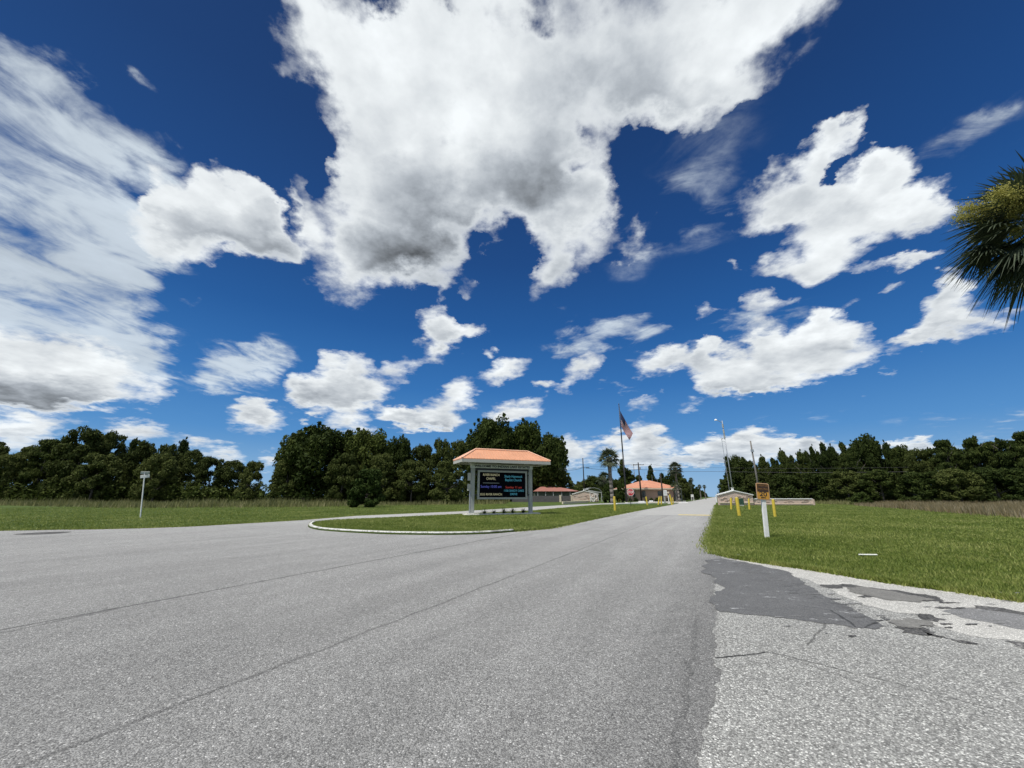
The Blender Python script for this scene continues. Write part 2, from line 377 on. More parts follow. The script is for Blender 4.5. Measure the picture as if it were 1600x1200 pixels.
def pick(a0, a1, z0, z1, depth):
    g = []
    for a in np.linspace(a0, a1, 26):
        for z in np.linspace(z0, z1, 22):
            for L in (.88, .94, 1.0, 1.06, 1.12):
                zz = min(z/L, .9999)
                h = math.sqrt(max(0, 1-zz*zz))*L; g.append((h*math.sin(a), h*math.cos(a), z))
    g = np.array(g)
    cum = [b for b in PC if in_cell(b, g)]; cir = [b for b in PW if in_cell(b, g)]
    if depth == 0 or len(cum)+len(cir) <= 9: return sector(cum, cir)
    mx = W.n.new('ShaderNodeMixShader')
    if (a1-a0)*.8 > (z1-z0): am = (a0+a1)/2; f = W.m('GREATER_THAN', az, am); A = pick(a0, am, z0, z1, depth-1); B = pick(am, a1, z0, z1, depth-1)
    else: zm = z0+(z1-z0)*.45; f = W.m('GREATER_THAN', wz, zm); A = pick(a0, a1, z0, zm, depth-1); B = pick(a0, a1, zm, z1, depth-1)
    W.l.new(f, mx.inputs[0]); W.l.new(A, mx.inputs[1]); W.l.new(B, mx.inputs[2])
    return mx.outputs[0]
front = pick(-1.9, 1.9, -.12, 1.12, 6)
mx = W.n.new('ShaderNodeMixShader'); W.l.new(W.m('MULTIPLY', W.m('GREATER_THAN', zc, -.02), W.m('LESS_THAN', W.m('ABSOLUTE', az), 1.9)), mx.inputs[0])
W.l.new(W.new('ShaderNodeBackground', {0: W.vm('SCALE', W.mix(W.m('MULTIPLY', W.sstep(big, .42, .60), W.m('GREATER_THAN', zc, 0.0)), clear, (.80,.83,.86)), 10.0), 1: 0.1}).outputs[0], mx.inputs[1]); W.l.new(front, mx.inputs[2])  # unseen white clouds added behind the camera to brighten front-facing surfaces
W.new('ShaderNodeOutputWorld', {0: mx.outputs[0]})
print('world nodes', len(W.n), 'sectors', NG[0])
VP = ray(1119.5, 776.2); RD = Vector((VP.x, VP.y, 0)).normalized()      # direction of the main road
RN = Vector((RD.y, -RD.x, 0))                                           # to its right
# ================================================================ MATERIALS OF THE GROUND
def asphalt(name, lo, hi, cell=75, tint=(1, 1.01, .97), joints=(), big=.18, white=.12, far=0.0, bumpk=.9, darkv=.45, streak=False, wear=0):
    m, t, b = material(name); pos = geo_pos(t)
    c1 = t.new('ShaderNodeSeparateColor', {0: t.voro(pos, cell)}).outputs[0]
    c2 = t.new('ShaderNodeSeparateColor', {0: t.voro(pos, cell*.45)}).outputs[1]
    n = t.noise(pos, cell*1.6, 3, .6)
    g = t.m('ADD', t.m('MULTIPLY', c1, .55), t.m('ADD', t.m('MULTIPLY', c2, .25), t.m('MULTIPLY', n, .25)))
    v = t.lin(g, .22, .80, lo, hi)
    v = t.m('MULTIPLY', v, t.lin(t.voro(pos, cell, out='Distance'), .0, .75, 1.12, darkv))      # tar between the chips
    lf = t.m('ADD', t.m('MULTIPLY', t.noise(pos, .35, 5, .6), .6), t.m('MULTIPLY', t.noise(pos, 2.2, 5, .62), .4))
    v = t.m('MULTIPLY', v, t.lin(lf, .3, .7, 1-big, 1+big, False))
    sp_ = t.m('GREATER_THAN', c1, 1-white*.35); v = t.m('MULTIPLY_ADD', sp_, hi*.45, v)
    if streak:                                            # wheel paths and tar bleeding along the driving direction
        al = t.vm('DOT_PRODUCT', pos, tuple(RD)); ac = t.vm('DOT_PRODUCT', pos, tuple(RN))
        st = t.noise(t.new('ShaderNodeCombineXYZ', {0: t.m('MULTIPLY', al, .10), 1: t.m('MULTIPLY', ac, 1.1)}).outputs[0], 1.0, 6, .65)
        v = t.m('MULTIPLY', v, t.lin(st, .3, .7, .86, 1.12))
        se = t.m('ADD', t.m('SUBTRACT', ac, G(1110, 1040).dot(RN)), t.m('MULTIPLY', t.noise(pos, 1.3, 5, .6), .5))
        v = t.m('MULTIPLY', v, t.m('MULTIPLY_ADD', t.sstep(se, -.75, .25), -.26, 1.0))
        ss = t.noise(pos, .9, 7, .72); v = t.m('MULTIPLY', v, t.lin(ss, .60, .72, 1.0, .86))
    if far:                                               # paler worn surface further up, with grazing-view brightening put into the colour
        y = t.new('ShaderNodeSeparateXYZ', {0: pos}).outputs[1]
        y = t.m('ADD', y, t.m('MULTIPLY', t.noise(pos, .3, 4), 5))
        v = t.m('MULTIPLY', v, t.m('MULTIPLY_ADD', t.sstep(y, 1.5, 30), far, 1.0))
    if wear:                                              # surface scuffed through to the pale stone below
        q_ = t.vm('MULTIPLY', pos, (1.2, 4.5, 1)); wn = t.m('ADD', t.m('MULTIPLY', t.noise(q_, .9, 8, .68), .7), t.m('MULTIPLY', t.noise(pos, 9, 5, .7), .3))
        k = t.sstep(wn, .575, .64); v = t.m('ADD', t.m('MULTIPLY', v, t.m('SUBTRACT', 1.0, k)), t.m('MULTIPLY', k, t.m('MULTIPLY', t.m('ADD', v, .02), wear)))
    for (p, q, w, depth) in joints:                       # paving joints and cracks: thin wandering dark lines
        d = Vector((q[0]-p[0], q[1]-p[1], 0)); L = d.length; d /= L; nrm = Vector((-d.y, d.x, 0))
        rel = t.vm('SUBTRACT', pos, (p[0], p[1], 0)); u = t.vm('DOT_PRODUCT', rel, tuple(d)); s = t.vm('DOT_PRODUCT', rel, tuple(nrm))
        wob = t.m('MULTIPLY', t.m('SUBTRACT', t.noise(pos, 1.6, 6, .65), .5), .18)
        dist = t.m('ABSOLUTE', t.m('ADD', s, wob))
        ww = t.m('MULTIPLY', t.noise(pos, 3.0, 4, .6), w*2.4)
        k = t.m('SUBTRACT', 1.0, t.sstep(dist, t.m('MULTIPLY', ww, .4), ww))
        k = t.m('MULTIPLY', k, t.m('MULTIPLY', t.m('GREATER_THAN', u, 0.0), t.m('LESS_THAN', u, L)))
        v = t.m('MULTIPLY', v, t.m('SUBTRACT', 1.0, t.m('MULTIPLY', k, depth)))
    col = t.new('ShaderNodeCombineColor', {0: t.m('MULTIPLY', v, tint[0]), 1: t.m('MULTIPLY', v, tint[1]), 2: t.m('MULTIPLY', v, tint[2])}).outputs[0]
    t.put(b.inputs['Base Color'], col); b.inputs['Roughness'].default_value = .82; b.inputs['Specular IOR Level'].default_value = .35
    h = t.m('SUBTRACT', n, t.voro(pos, cell, out='Distance'))
    t.put(b.inputs['Normal'], t.bump(h, bumpk, .008))
    return m
def grass_mat(name, cols, scale=1.0):
    m, t, b = material(name); pos = geo_pos(t)
    n = t.m('ADD', t.m('MULTIPLY', t.noise(pos, .22*scale, 5, .6), .45), t.m('ADD', t.m('MULTIPLY', t.noise(pos, 1.6*scale, 5, .65), .35), t.m('MULTIPLY', t.noise(pos, 22*scale, 4, .7), .3)))
    c = t.ramp(t.lin(n, .36, .72), [(0, cols[0]), (.5, cols[1]), (1, cols[2])])
    t.put(b.inputs['Base Color'], c); b.inputs['Roughness'].default_value = .9; b.inputs['Specular IOR Level'].default_value = .15
    t.put(b.inputs['Normal'], t.bump(t.noise(pos, 30, 4, .7), .9, .04))
    return m
def blade_mat(name, cols, trans=.35, scale=.5, rnd=.35):
    m = bpy.data.materials.new(name); m.use_nodes = True; t = NT(m.node_tree); t.n.clear()
    pos = geo_pos(t); ri = t.new('ShaderNodeNewGeometry').outputs['Random Per Island']
    n = t.m('ADD', t.m('MULTIPLY', t.noise(pos, .25*scale*2, 5, .6), .65-rnd*.5), t.m('ADD', t.m('MULTIPLY', t.noise(pos, 2.4*scale*2, 4, .6), .35), t.m('MULTIPLY', ri, rnd*.6)))
    c = t.ramp(t.lin(n, .28, .72), [(0, cols[0]), (.5, cols[1]), (1, cols[2])])
    d = t.new('ShaderNodeBsdfPrincipled', {0: c}); d.inputs['Roughness'].default_value = .6; d.inputs['Specular IOR Level'].default_value = .25
    tr = t.new('ShaderNodeBsdfTranslucent', {0: c}); mx = t.new('ShaderNodeMixShader', {0: trans, 1: d.outputs[0], 2: tr.outputs[0]})
    t.new('ShaderNodeOutputMaterial', {0: mx.outputs[0]}); return m
def J(x0, y0, x1, y1): a, b_ = G(x0, y0), G(x1, y1); return (a.x, a.y), (b_.x, b_.y)
def Jr(px, py, back, fwd):
    a = G(px, py); p = a - RD*back; q = a + RD*fwd; return (p.x, p.y), (q.x, q.y)
joints = [(*Jr(375, 1065, 6, 40), .028, .35), (*Jr(375, 915, 14, 14), .04, .5), (*J(-60, 856, 470, 821), .05, .45), (*J(180, 952, 0, 990), .05, .3),
          (*Jr(1060, 1150, 1, 3), .03, .2)]
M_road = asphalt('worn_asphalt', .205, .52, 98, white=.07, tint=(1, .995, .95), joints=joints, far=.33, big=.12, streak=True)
M_apron = asphalt('old_pale_chip_seal', .235, .64, 92, tint=(1, 1, .935), white=.28, big=.16,
                  joints=[(*J(1118, 1030, 1200, 1020), .018, .85), (*J(1200, 1020, 1330, 1052), .016, .6), (*J(1200, 1020, 1420, 1095), .012, .35), (*J(1262, 1010, 1290, 976), .015, .5), (*J(1330, 1052, 1560, 1110), .012, .4)])
M_pale = asphalt('bleached_worn_surface', .32, .66, 110, tint=(1, .985, .91), white=.2, big=.2, darkv=.75, wear=.62, bumpk=.5)
M_patch = asphalt('dark_patch_asphalt', .10, .20, 120, tint=(.99, 1, .99), big=.22, white=.1, darkv=.8, wear=2.7, joints=[(*J(1300, 955, 1345, 985), .02, .6), (*J(1345, 985, 1390, 968), .02, .5), (*J(1240, 945, 1300, 955), .012, .4)])
M_patch2 = asphalt('grey_patch_asphalt', .17, .33, 100, tint=(1, 1, .98), big=.2, white=.1, darkv=.75, wear=1.8)
M_hole = asphalt('broken_asphalt', .045, .20, 45, tint=(1, .98, .93), big=.4, white=.0, wear=2.2)
M_silt = asphalt('pothole_silt', .16, .27, 90, tint=(1.02, 1, .92), big=.25, white=0, darkv=.85)
M_conc = asphalt('pale_lane_concrete', .32, .44, 60, tint=(1, .99, .93), big=.12, white=0, darkv=.9, bumpk=.3)
M_dirt = simple('sandy_dirt', (.34, .29, .22), .95, .3, 2.0, bump=.5)
GREEN = [(.036,.060,.012), (.064,.098,.021), (.115,.145,.040)]
M_lawn = grass_mat('lawn_ground', GREEN)
M_blade = blade_mat('lawn_blades', [(.070,.118,.018), (.195,.250,.046), (.46,.46,.16)], .35)
M_weed = blade_mat('tall_weeds', [(.085,.105,.030), (.20,.20,.075), (.38,.34,.18)], .3)
M_straw = blade_mat('dry_tall_grass', [(.13,.09,.035), (.25,.20,.105), (.40,.34,.24)], .3)
# ================================================================ GROUND SHEETS
sheet('ground', [(-1500,-300),(1500,-300),(1500,3500),(-1500,3500)], 0.0, M_lawn)
def xy(v): return (v.x, v.y)
def ragged(pts, step=.25, amp=.04, seed=1):
    rr = random.Random(seed); o = []
    for a, b_ in zip(pts[:-1], pts[1:]):
        a = Vector(a); b_ = Vector(b_); L = (b_-a).length; n = max(1, int(L/step)); n = min(n, 220); e = (b_-a)/max(L, 1e-6); f = Vector((-e.y, e.x))
        for i in range(n):
            o.append(tuple(a.lerp(b_, i/n) + (f*rr.uniform(-amp, amp) if 0 < i else f*0)))
    o.append(tuple(pts[-1])); return o
def fractal(pts, k=5, amp=.16, seed=1):     # closed outline broken by midpoint displacement
    rr = random.Random(seed); pts = [Vector(p[:2]) for p in pts]
    for _ in range(k):
        o = []
        for a, b_ in zip(pts, pts[1:]+pts[:1]):
            L = (b_-a).length; e = (b_-a)/max(L, 1e-6); f = Vector((-e.y, e.x)); o.append(a)
            if L > .025: o.append((a+b_)/2 + f*rr.uniform(-amp, amp)*L + e*rr.uniform(-.12, .12)*L)
        pts = o
    return [tuple(p) for p in pts]
def chaikin(pts, n=2, closed=False):
    for _ in range(n):
        o = [] if closed else [pts[0]]
        rng = range(len(pts)) if closed else range(len(pts)-1)
        for i in rng:
            a = Vector(pts[i]); b_ = Vector(pts[(i+1) % len(pts)]); o += [tuple(a*.75+b_*.25), tuple(a*.25+b_*.75)]
        if not closed: o.append(pts[-1])
        pts = o
    return pts
Z1, Z2, Z3, Z4 = .004, .008, .012, .016
# far edge of the left road and of the exit lane
far_edge = [xy(G(*p)) for p in [(0,829.6),(90,827.8),(150,827.2),(225,825.5),(300,822.8),(472,812.8),(555,806.2),(720,799),(830,792.2),(880,789.3),(940,786.6),(985,785.0)]]
e0 = Vector(far_edge[0]); e1 = Vector(far_edge[1]); dl = (e0-e1).normalized()
left_far = tuple(e0 + dl*110)
# main road edges beyond the island
RL = G(1000, 797.5); RR_ = G(1117.5, 800)
def along(p, t): return (p.x + RD.x*t, p.y + RD.y*t)
r_edge = [xy(G(*p)) for p in [(1117,812),(1115.5,824),(1113,836),(1112,848),(1116,858),(1128,868)]]
apr = [xy(G(*p)) for p in [(1128,868),(1150,873.5),(1210,883),(1280,893),(1400,913),(1500,926),(1600,941.5)]]
a0 = Vector(apr[-2]); a1 = Vector(apr[-1]); dr = (a1-a0).normalized()
right_far = tuple(a1 + dr*60)
park_near = [xy(G(*p)) for p in [(1066,786.3),(1071,784.6),(1071,782.6)]]
road = [left_far] + ragged(far_edge, .5, .05, 3) + [xy(G(1000,783.8)), xy(G(1060,782.9)), xy(G(1071,782.6))]
road += [xy(G(1072.5,784.2)), xy(G(1082, 783.9)), xy(G(1090,782.5))] + [along(RL, t) for t in (95, 300, 1500)]
road += [along(RR_, t) for t in (1500, 300, 95, 30)] + ragged([xy(RR_)] + r_edge, .35, .07, 4) + ragged(apr, .3, .035, 5)[1:] + [right_far, (right_far[0], -14), (-120, -14)]
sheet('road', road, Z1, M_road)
# old chip-seal apron right of the seam
seam = [xy(G(*p)) for p in [(1128,868),(1124,885),(1118,905),(1117,930),(1123,960),(1115,985),(1120,1010),(1113,1030),(1127,1052),(1116,1085),(1107,1120),(1097,1150),(1094,1200)]]
sd = (Vector(seam[-1]) - Vector(seam[-4])).normalized(); seam_end = tuple(Vector(seam[-1]) + sd*6)
sheet('road_apron', ragged(apr, .12, .03, 6)[::1] + [right_far, (right_far[0], seam_end[1])] + ragged([seam_end] + seam[::-1], .05, .022, 7)[:-1], Z2, M_apron)
pale = [(1129,867.6),(1150,873),(1210,882.5),(1280,892.5),(1400,912.5),(1500,925.5),(1600,941),(1760,965),(1760,1030),(1640,1012),(1570,1000),(1520,996),(1478,984),(1440,960),(1400,958),(1350,946),(1310,930),(1262,906),(1215,892),(1180,882),(1150,878)]
sheet('bleached_apron_edge', fractal([xy(G(*p)) for p in pale], 5, .10, 40), Z2+.002, M_pale)
patch = [(1127,873),(1160,878),(1190,884),(1215,890),(1238,900),(1258,912),(1278,924),(1300,936),(1330,950),(1352,962),(1385,980),(1368,985),(1335,982),(1280,975),(1230,968),(1180,962),(1124,957),(1119,930),(1120,905)]
sheet('asphalt_patch', fractal([xy(G(*p)) for p in patch], 5, .14, 8), Z3, M_patch)
patch = [(1470,956),(1500,950),(1550,954),(1600,960),(1680,972),(1680,996),(1600,986),(1545,974),(1500,966)]
sheet('asphalt_patch', fractal([xy(G(*p)) for p in patch], 5, .14, 9), Z3, M_patch2)
for k, ply in enumerate([[(1283,917),(1300,914),(1330,914),(1400,923),(1470,936),(1474,942),(1440,941),(1385,931),(1340,921),(1318,918),(1300,921)],
            [(1398,981),(1420,976),(1448,984),(1462,990),(1440,994),(1410,990)], [(1436,964),(1452,961),(1480,970),(1468,974),(1447,970)],
            [(1512,951),(1545,949),(1600,958),(1640,966),(1600,963),(1560,957)], [(1572,1003),(1600,1006),(1640,1013),(1600,1016),(1585,1011)], [(1440,988),(1500,1002),(1530,1008),(1500,1006),(1450,994)]]):
    sheet('pothole', fractal([xy(G(*p)) for p in ply], 5, .22, 20+k), Z3+.001*(k%2), M_hole)
sheet('pothole_floor', fractal([xy(G(*p)) for p in [(1322,919),(1350,918),(1400,926),(1462,938),(1440,943),(1395,940),(1350,931),(1325,925)]], 5, .16, 31), Z4, M_silt)
sheet('dirt_patch', fractal([xy(G(*p)) for p in [(1392,970),(1420,967),(1452,972),(1462,979),(1440,984),(1405,981)]], 5, .2, 32), Z4+.001, M_silt)
rf_ = random.Random(77)
def multi(name, polys, z, mat):
    mb = MB()
    for i, p in enumerate(polys):
        zz = z + i*2.5e-5
        mb.add([(q[0], q[1], zz) for q in p], [tuple(t) for t in tessellate_polygon([[Vector((q[0], q[1], 0)) for q in p]])])
    o = mb.build(name, mat)
    o['kind'] = 'structure'; return o
def flecks(n, region, rx_, ry_, mat, z, name, given=None):
    polys = []
    for k in range(n):
        x, y = region(rf_); w, h = rx_*rf_.uniform(.4, 1.6), ry_*rf_.uniform(.4, 1.5)
        polys.append(fractal([xy(G(x+w*math.cos(a)*rf_.uniform(.5,1.1), y+h*math.sin(a)*rf_.uniform(.5,1.1))) for a in np.linspace(0, 2*math.pi, 8)[:-1]], 3, .25, k))
    multi(name, polys, z, mat)
wp = []
for k, (x, y, w, h) in enumerate([(1150,926,12,1.6),(1146,945,13,2.5),(1195,946,18,4),(1165,902,12,1.2),(1212,927,20,2),(1178,889,24,1.2),(1222,897,20,1.2)]):
    wp.append(fractal([xy(G(x+w*math.cos(a)*rf_.uniform(.4,1.1), y+h*math.sin(a)*rf_.uniform(.4,1.1))) for a in np.linspace(0, 2*math.pi, 9)[:-1]], 4, .25, k))
def edge_reg(r): f = r.uniform(0, 1); return 1130+250*f+r.uniform(-8, 26), 872+105*f**.85+r.uniform(-7, 4)
flecks(60, edge_reg, 8, 1.0, M_patch, Z3+.002, 'worn_spots')
flecks(30, lambda r: (r.uniform(1200, 1600), r.uniform(925, 1000)), 9, .9, M_patch2, Z3+.0025, 'worn_spots')
flecks(10, lambda r: (r.uniform(1330, 1520), r.uniform(925, 1000)), 14, 1.5, M_hole, Z3+.003, 'worn_spots')
# sandy shoulder where lawn and apron meet, broken grass edge far left
sheet('dirt_shoulder', ragged([xy(G(*p)) for p in [(1116,858),(1128,868)]] + apr[1:], .15, .05, 10) + ragged([xy(G(*p)) for p in [(1600,937),(1500,922.5),(1400,909.5),(1280,890.5),(1150,870.5),(1128,864)]], .2, .05, 11), .0025, M_dirt)
sheet('dirt_patch', chaikin([xy(G(*p)) for p in [(10,835.5),(60,832),(118,830.4),(100,833.5),(50,836)]], 2, True), Z2, M_hole)
# pale concrete lane surface and faded yellow stop line
lane = ragged(far_edge[5:], .6, .05, 12) + [xy(G(985, 786.6)), xy(G(940,788.4)), xy(G(880,793.6)), xy(G(830,798.6)), xy(G(720,804)), xy(G(600,809.5)), xy(G(520,812.8))]
sheet('exit_lane', lane, Z2, M_conc)
sheet('road_surface_ahead', [xy(G(1012,796.6)), xy(G(1030,792.6)), xy(G(1048,789.2))] + [along(RL, t) for t in (95, 300, 1500)] + [along(RR_, t) for t in (1500, 300, 95, 30)] + [xy(G(1117.2,800)), xy(G(1117,806))] + ragged([xy(G(1117,806.6)), xy(G(1060,805.6)), xy(G(990,804.0))], .5, .06, 13), Z2, M_conc)
M_yline = simple('faded_yellow_paint', (.55, .44, .16), .8, .35, 2.2)
sheet('road_marking', [xy(G(1060,803.9)), xy(G(1117,804.8)), xy(G(1117,806.0)), xy(G(1060,805.0))], Z3, M_yline)
# ================================================================ GRASS ISLAND WITH PAINTED KERB
front = [(487,817.5),(480,821.5),(484,825.5),(500,829),(540,832),(600,835),(660,836.2),(720,836.0),(770,834.2),(803,831.2)]
isl_px = front + [(860,826.2),(925,812.3),(1000,797.5),(1048,788.9),(1060,786.9),(1040,786.3),(1000,787.2),(960,788.3),(940,788.6),(880,794.0),(830,798.9),(720,804.4),(600,810.5),(520,814)]
isl = [xy(G(*p)) for p in isl_px]
fr = chaikin([xy(G(*p)) for p in front], 2)
isl_full = fr + [xy(G(*p)) for p in isl_px[len(front):]]
o = MB().prism(isl_full, -.02, .07).build('grass_island', M_lawn); o['kind'] = 'structure'
M_kerb, t, b = material('painted_kerb'); co = geo_pos(t)
n = t.noise(co, 1.7, 9, .78); n2 = t.noise(co, 14, 5, .7)
xx = t.new('ShaderNodeSeparateXYZ', {0: co}).outputs[0]
f = t.m('ADD', t.m('ADD', t.m('MULTIPLY', n, .75), t.m('MULTIPLY', n2, .3)), t.m('MULTIPLY', t.sstep(xx, -4.0, 0.5), .10))
t.put(b.inputs['Base Color'], t.mix(t.sstep(f, .52, .66), (.62,.62,.59), (.23,.225,.215))); b.inputs['Roughness'].default_value = .85
t.put(b.inputs['Normal'], t.bump(n2, .6, .02))
def strip(name, pts, w, h, mat, inward=1, z0=0.0, kind='structure', parent=None):
    mb = MB(); n = len(pts); L = []; 
    for i, p in enumerate(pts):
        a = Vector(pts[max(i-1, 0)]); c = Vector(pts[min(i+1, n-1)]); e = (c-a).normalized(); L.append(Vector((-e.y, e.x))*inward)
    sec = [(0, z0), (.02, z0+h*.8), (.05, z0+h), (w, z0+h), (w, z0)]
    vs = [];
    for p, nn in zip(pts, L):
        for s_, z in sec: vs.append((p[0]+nn.x*s_, p[1]+nn.y*s_, z))
    k = len(sec); fs = [(i*k+j, i*k+j+1, (i+1)*k+j+1, (i+1)*k+j) for i in range(n-1) for j in range(k-1)]
    fs += [tuple(range(k)), tuple(reversed([(n-1)*k+j for j in range(k)]))]
    o = mb.add(vs, fs).build(name, mat, parent)
    if kind: o['kind'] = kind
    return o
kp = ragged(fr, .3, .012, 15)
strip('kerb', kp, .17, .13, M_kerb, 1, -.01)
# ================================================================ GRASS BLADES
rs = np.random.RandomState(5)
def in_poly(x, y, poly):
    inside = np.zeros(len(x), bool); n = len(poly)
    for i in range(n):
        x0, y0 = poly[i]; x1, y1 = poly[(i+1) % n]
        c = ((y0 > y) != (y1 > y)) & (x < (x1-x0)*(y-y0)/((y1-y0) if abs(y1-y0) > 1e-9 else 1e-9)+x0); inside ^= c
    return inside
def blades(name, pts, h, w, mat, label, cat='grass', lean=.5, z0=0.0, spread=1):
    n = len(pts); a = rs.uniform(0, 2*np.pi, n); hh = h*rs.uniform(.55, 1.25, n); ww = w*rs.uniform(.7, 1.3, n)
    la = rs.uniform(0, 2*np.pi, n); ll = hh*rs.uniform(0, lean, n)
    base = np.column_stack([pts[:,0], pts[:,1], np.full(n, z0)])
    dx = np.column_stack([np.cos(a)*ww/2, np.sin(a)*ww/2, np.zeros(n)])
    top = base + np.column_stack([np.cos(la)*ll, np.sin(la)*ll, hh])
    v = np.stack([base-dx, base+dx, top], 1)
    o = np_mesh(name, v, 3, mat); tag(o, label, cat, None, 'stuff'); return o
def scatter(poly, n, near=0, far=1e9, power=1.0, holes=()):
    """points inside poly, denser near the camera"""
    P_ = np.array(poly); out = []
    x0, y0 = P_.min(0); x1, y1 = P_.max(0)
    while sum(len(o) for o in out) < n:
        m = 400000; r = near*(far/near)**rs.uniform(0, 1, m)**power if near else None
        if near:
            th = rs.uniform(-1.15, 1.15, m); x = r*np.sin(th); y = r*np.cos(th)
        else: x = rs.uniform(x0, x1, m); y = rs.uniform(y0, y1, m)
        k = in_poly(x, y, poly)
        for hpoly in holes: k &= ~in_poly(x, y, hpoly)
        out.append(np.column_stack([x, y])[k])
        if len(out) > 30: break
    return np.concatenate(out)[:n]
# right lawn
edge_r = [along(RR_, 60), along(RR_, 0)] + r_edge + apr[1:] + [right_far]
lawnR = [(p[0]+.0, p[1]) for p in edge_r] + [(150, right_far[1]), (150, 110), (along(RR_, 60)[0]+14, 110), along(RR_, 60)]
def sized(name, poly, n, near, far, label, z0=0.0, mat=None, hk=1.0):
    pts = scatter(poly, n, near, far); d = np.hypot(pts[:,0], pts[:,1])
    k = np.maximum(1.0, d/9.0)
    m = len(pts); a = rs.uniform(0, 2*np.pi, m); hh = hk*.048*rs.uniform(.5, 1.3, m)*np.minimum(k, 1.7)**.5; ww = .011*rs.uniform(.7, 1.4, m)*np.minimum(k, 5)
    la = rs.uniform(0, 2*np.pi, m); ll = hh*rs.uniform(.1, 1.0, m)
    base = np.column_stack([pts, np.full(m, z0)]); dx = np.column_stack([np.cos(a)*ww/2, np.sin(a)*ww/2, np.zeros(m)])
    top = base + np.column_stack([np.cos(la)*ll, np.sin(la)*ll, hh])
    o = np_mesh(name, np.stack([base-dx, base+dx, top], 1), 3, mat or M_blade); tag(o, label, 'grass', None, 'stuff')
sized('lawn_grass', lawnR, 290000, 4.5, 112, 'mown green lawn right of the road behind the broken apron')
sized('lawn_grass', isl_full, 90000, 12, 75, 'mown green grass on the kerbed island under the big sign', .07)
lawnL = [left_far] + far_edge[:9] + [(far_edge[8][0], 84), (-120, 84)]
sized('lawn_grass', lawnL, 110000, 13, 90, 'mown green verge behind the left road and around the street name sign')
# ragged grass creeping over the road edges
def edge_tufts(pts, n, w, z0=0.0):
    P_ = [Vector(p) for p in pts]; L = [(b_-a).length for a, b_ in zip(P_[:-1], P_[1:])]; tot = sum(L); out = []
    pr = np.array([l/np.hypot(*((a+b_)/2))**1.2 for l, a, b_ in zip(L, P_[:-1], P_[1:])]); pr /= pr.sum()
    idx = rs.choice(len(L), n, p=pr)
    for i in idx:
        a, b_ = P_[i], P_[i+1]; p = a.lerp(b_, rs.uniform()); e = (b_-a).normalized(); q = p + Vector((-e.y, e.x))*rs.normal(0, w); out.append((q.x, q.y))
    return np.array(out)
pts = np.concatenate([edge_tufts(apr, 9000, .06), edge_tufts([along(RR_, 40), along(RR_, 15), xy(RR_)] + r_edge, 9000, .16), edge_tufts(far_edge[:8], 5000, .08), edge_tufts([xy(G(*p)) for p in [(803,831.2),(860,826.2),(925,812.3),(1000,797.5),(1048,789)]], 6000, .1)])
blades('edge_grass', pts, .09, .03, M_blade, 'longer grass fringing the edges of the asphalt', lean=1.0)
# tall weeds: bands in front of both woods
def band(px_list, depth0, depth1):      # polygon between two surveyed lines
    return [xy(G(*p)) for p in px_list]
weedL = [xy(G(*p)) for p in [(-300,791.0),(-100,790.2),(0,790.0),(150,793.5),(200,794.5),(330,793.5),(480,793.0),(560,791.0),(700,789.0),(790,787.8),(800,782.5),(560,781.9),(0,783),(-300,784)]]
def tall(name, poly, n, h, w, mat, label, clump=.0):
    pts = scatter(poly, n); m = len(pts)
    if not m: return
    k = .55 + .75*np.abs(np.sin(pts[:,0]*.23+1.3*np.sin(pts[:,1]*.31))*np.cos(pts[:,0]*.071))
    a = rs.uniform(0, 2*np.pi, m); hh = h*k*rs.uniform(.5, 1.15, m); ww = w*rs.uniform(.6, 1.4, m); la = rs.uniform(0, 2*np.pi, m); ll = hh*rs.uniform(.0, .55, m)
    base = np.column_stack([pts, np.zeros(m)]); dx = np.column_stack([np.cos(a)*ww/2, np.sin(a)*ww/2, np.zeros(m)])
    top = base + np.column_stack([np.cos(la)*ll, np.sin(la)*ll, hh])
    o = np_mesh(name, np.stack([base-dx, base+dx, top], 1), 3, mat); tag(o, label, 'weeds', None, 'stuff')
tall('tall_weeds', weedL, 60000, 1.15, .10, M_weed, 'tall unmown greenish weeds between the left verge and the woods')
weedR = [xy(G(*p)) for p in [(1335,790),(1372,793),(1420,796.5),(1480,802),(1560,808),(1640,813),(1760,818),(1760,784),(1640,783),(1400,783),(1345,783.5)]]
tall('dry_tall_grass', weedR, 60000, .75, .07, M_straw, 'brownish dry tall grass band beyond the right lawn')
weedR2 = [xy(G(*p)) for p in [(1268,787),(1335,789.5),(1345,783),(1640,782),(1640,780.5),(1268,781)]]
tall('tall_weeds', weedR2, 26000, 1.0, .12, M_weed, 'mixed green weeds at the foot of the right pine wood')
# ================================================================ FOLIAGE MATERIALS
def leaf_mat(name, a, b_, c, trans=.26, spec=.08):
    m = bpy.data.materials.new(name); m.use_nodes = True; t = NT(m.node_tree); t.n.clear()
    co = obj_co(t); ri = t.new('ShaderNodeNewGeometry').outputs['Random Per Island']; oi = t.new('ShaderNodeObjectInfo').outputs['Random']
    off = t.vm('ADD', co, t.new('ShaderNodeCombineXYZ', {0: t.m('MULTIPLY', oi, 17.0)}).outputs[0])
    n = t.m('ADD', t.m('MULTIPLY', t.noise(off, 6.0, 4, .6), .6), t.m('ADD', t.m('MULTIPLY', ri, .30), t.m('MULTIPLY', oi, .30)))
    col = t.ramp(t.lin(n, .32, .92), [(0, a), (.5, b_), (1, c)])
    d = t.new('ShaderNodeBsdfPrincipled', {0: col}); d.inputs['Roughness'].default_value = .7; d.inputs['Specular IOR Level'].default_value = spec
    tr = t.new('ShaderNodeBsdfTranslucent', {0: col}); mx = t.new('ShaderNodeMixShader', {0: trans, 1: d.outputs[0], 2: tr.outputs[0]})
    t.new('ShaderNodeOutputMaterial', {0: mx.outputs[0]}); return m
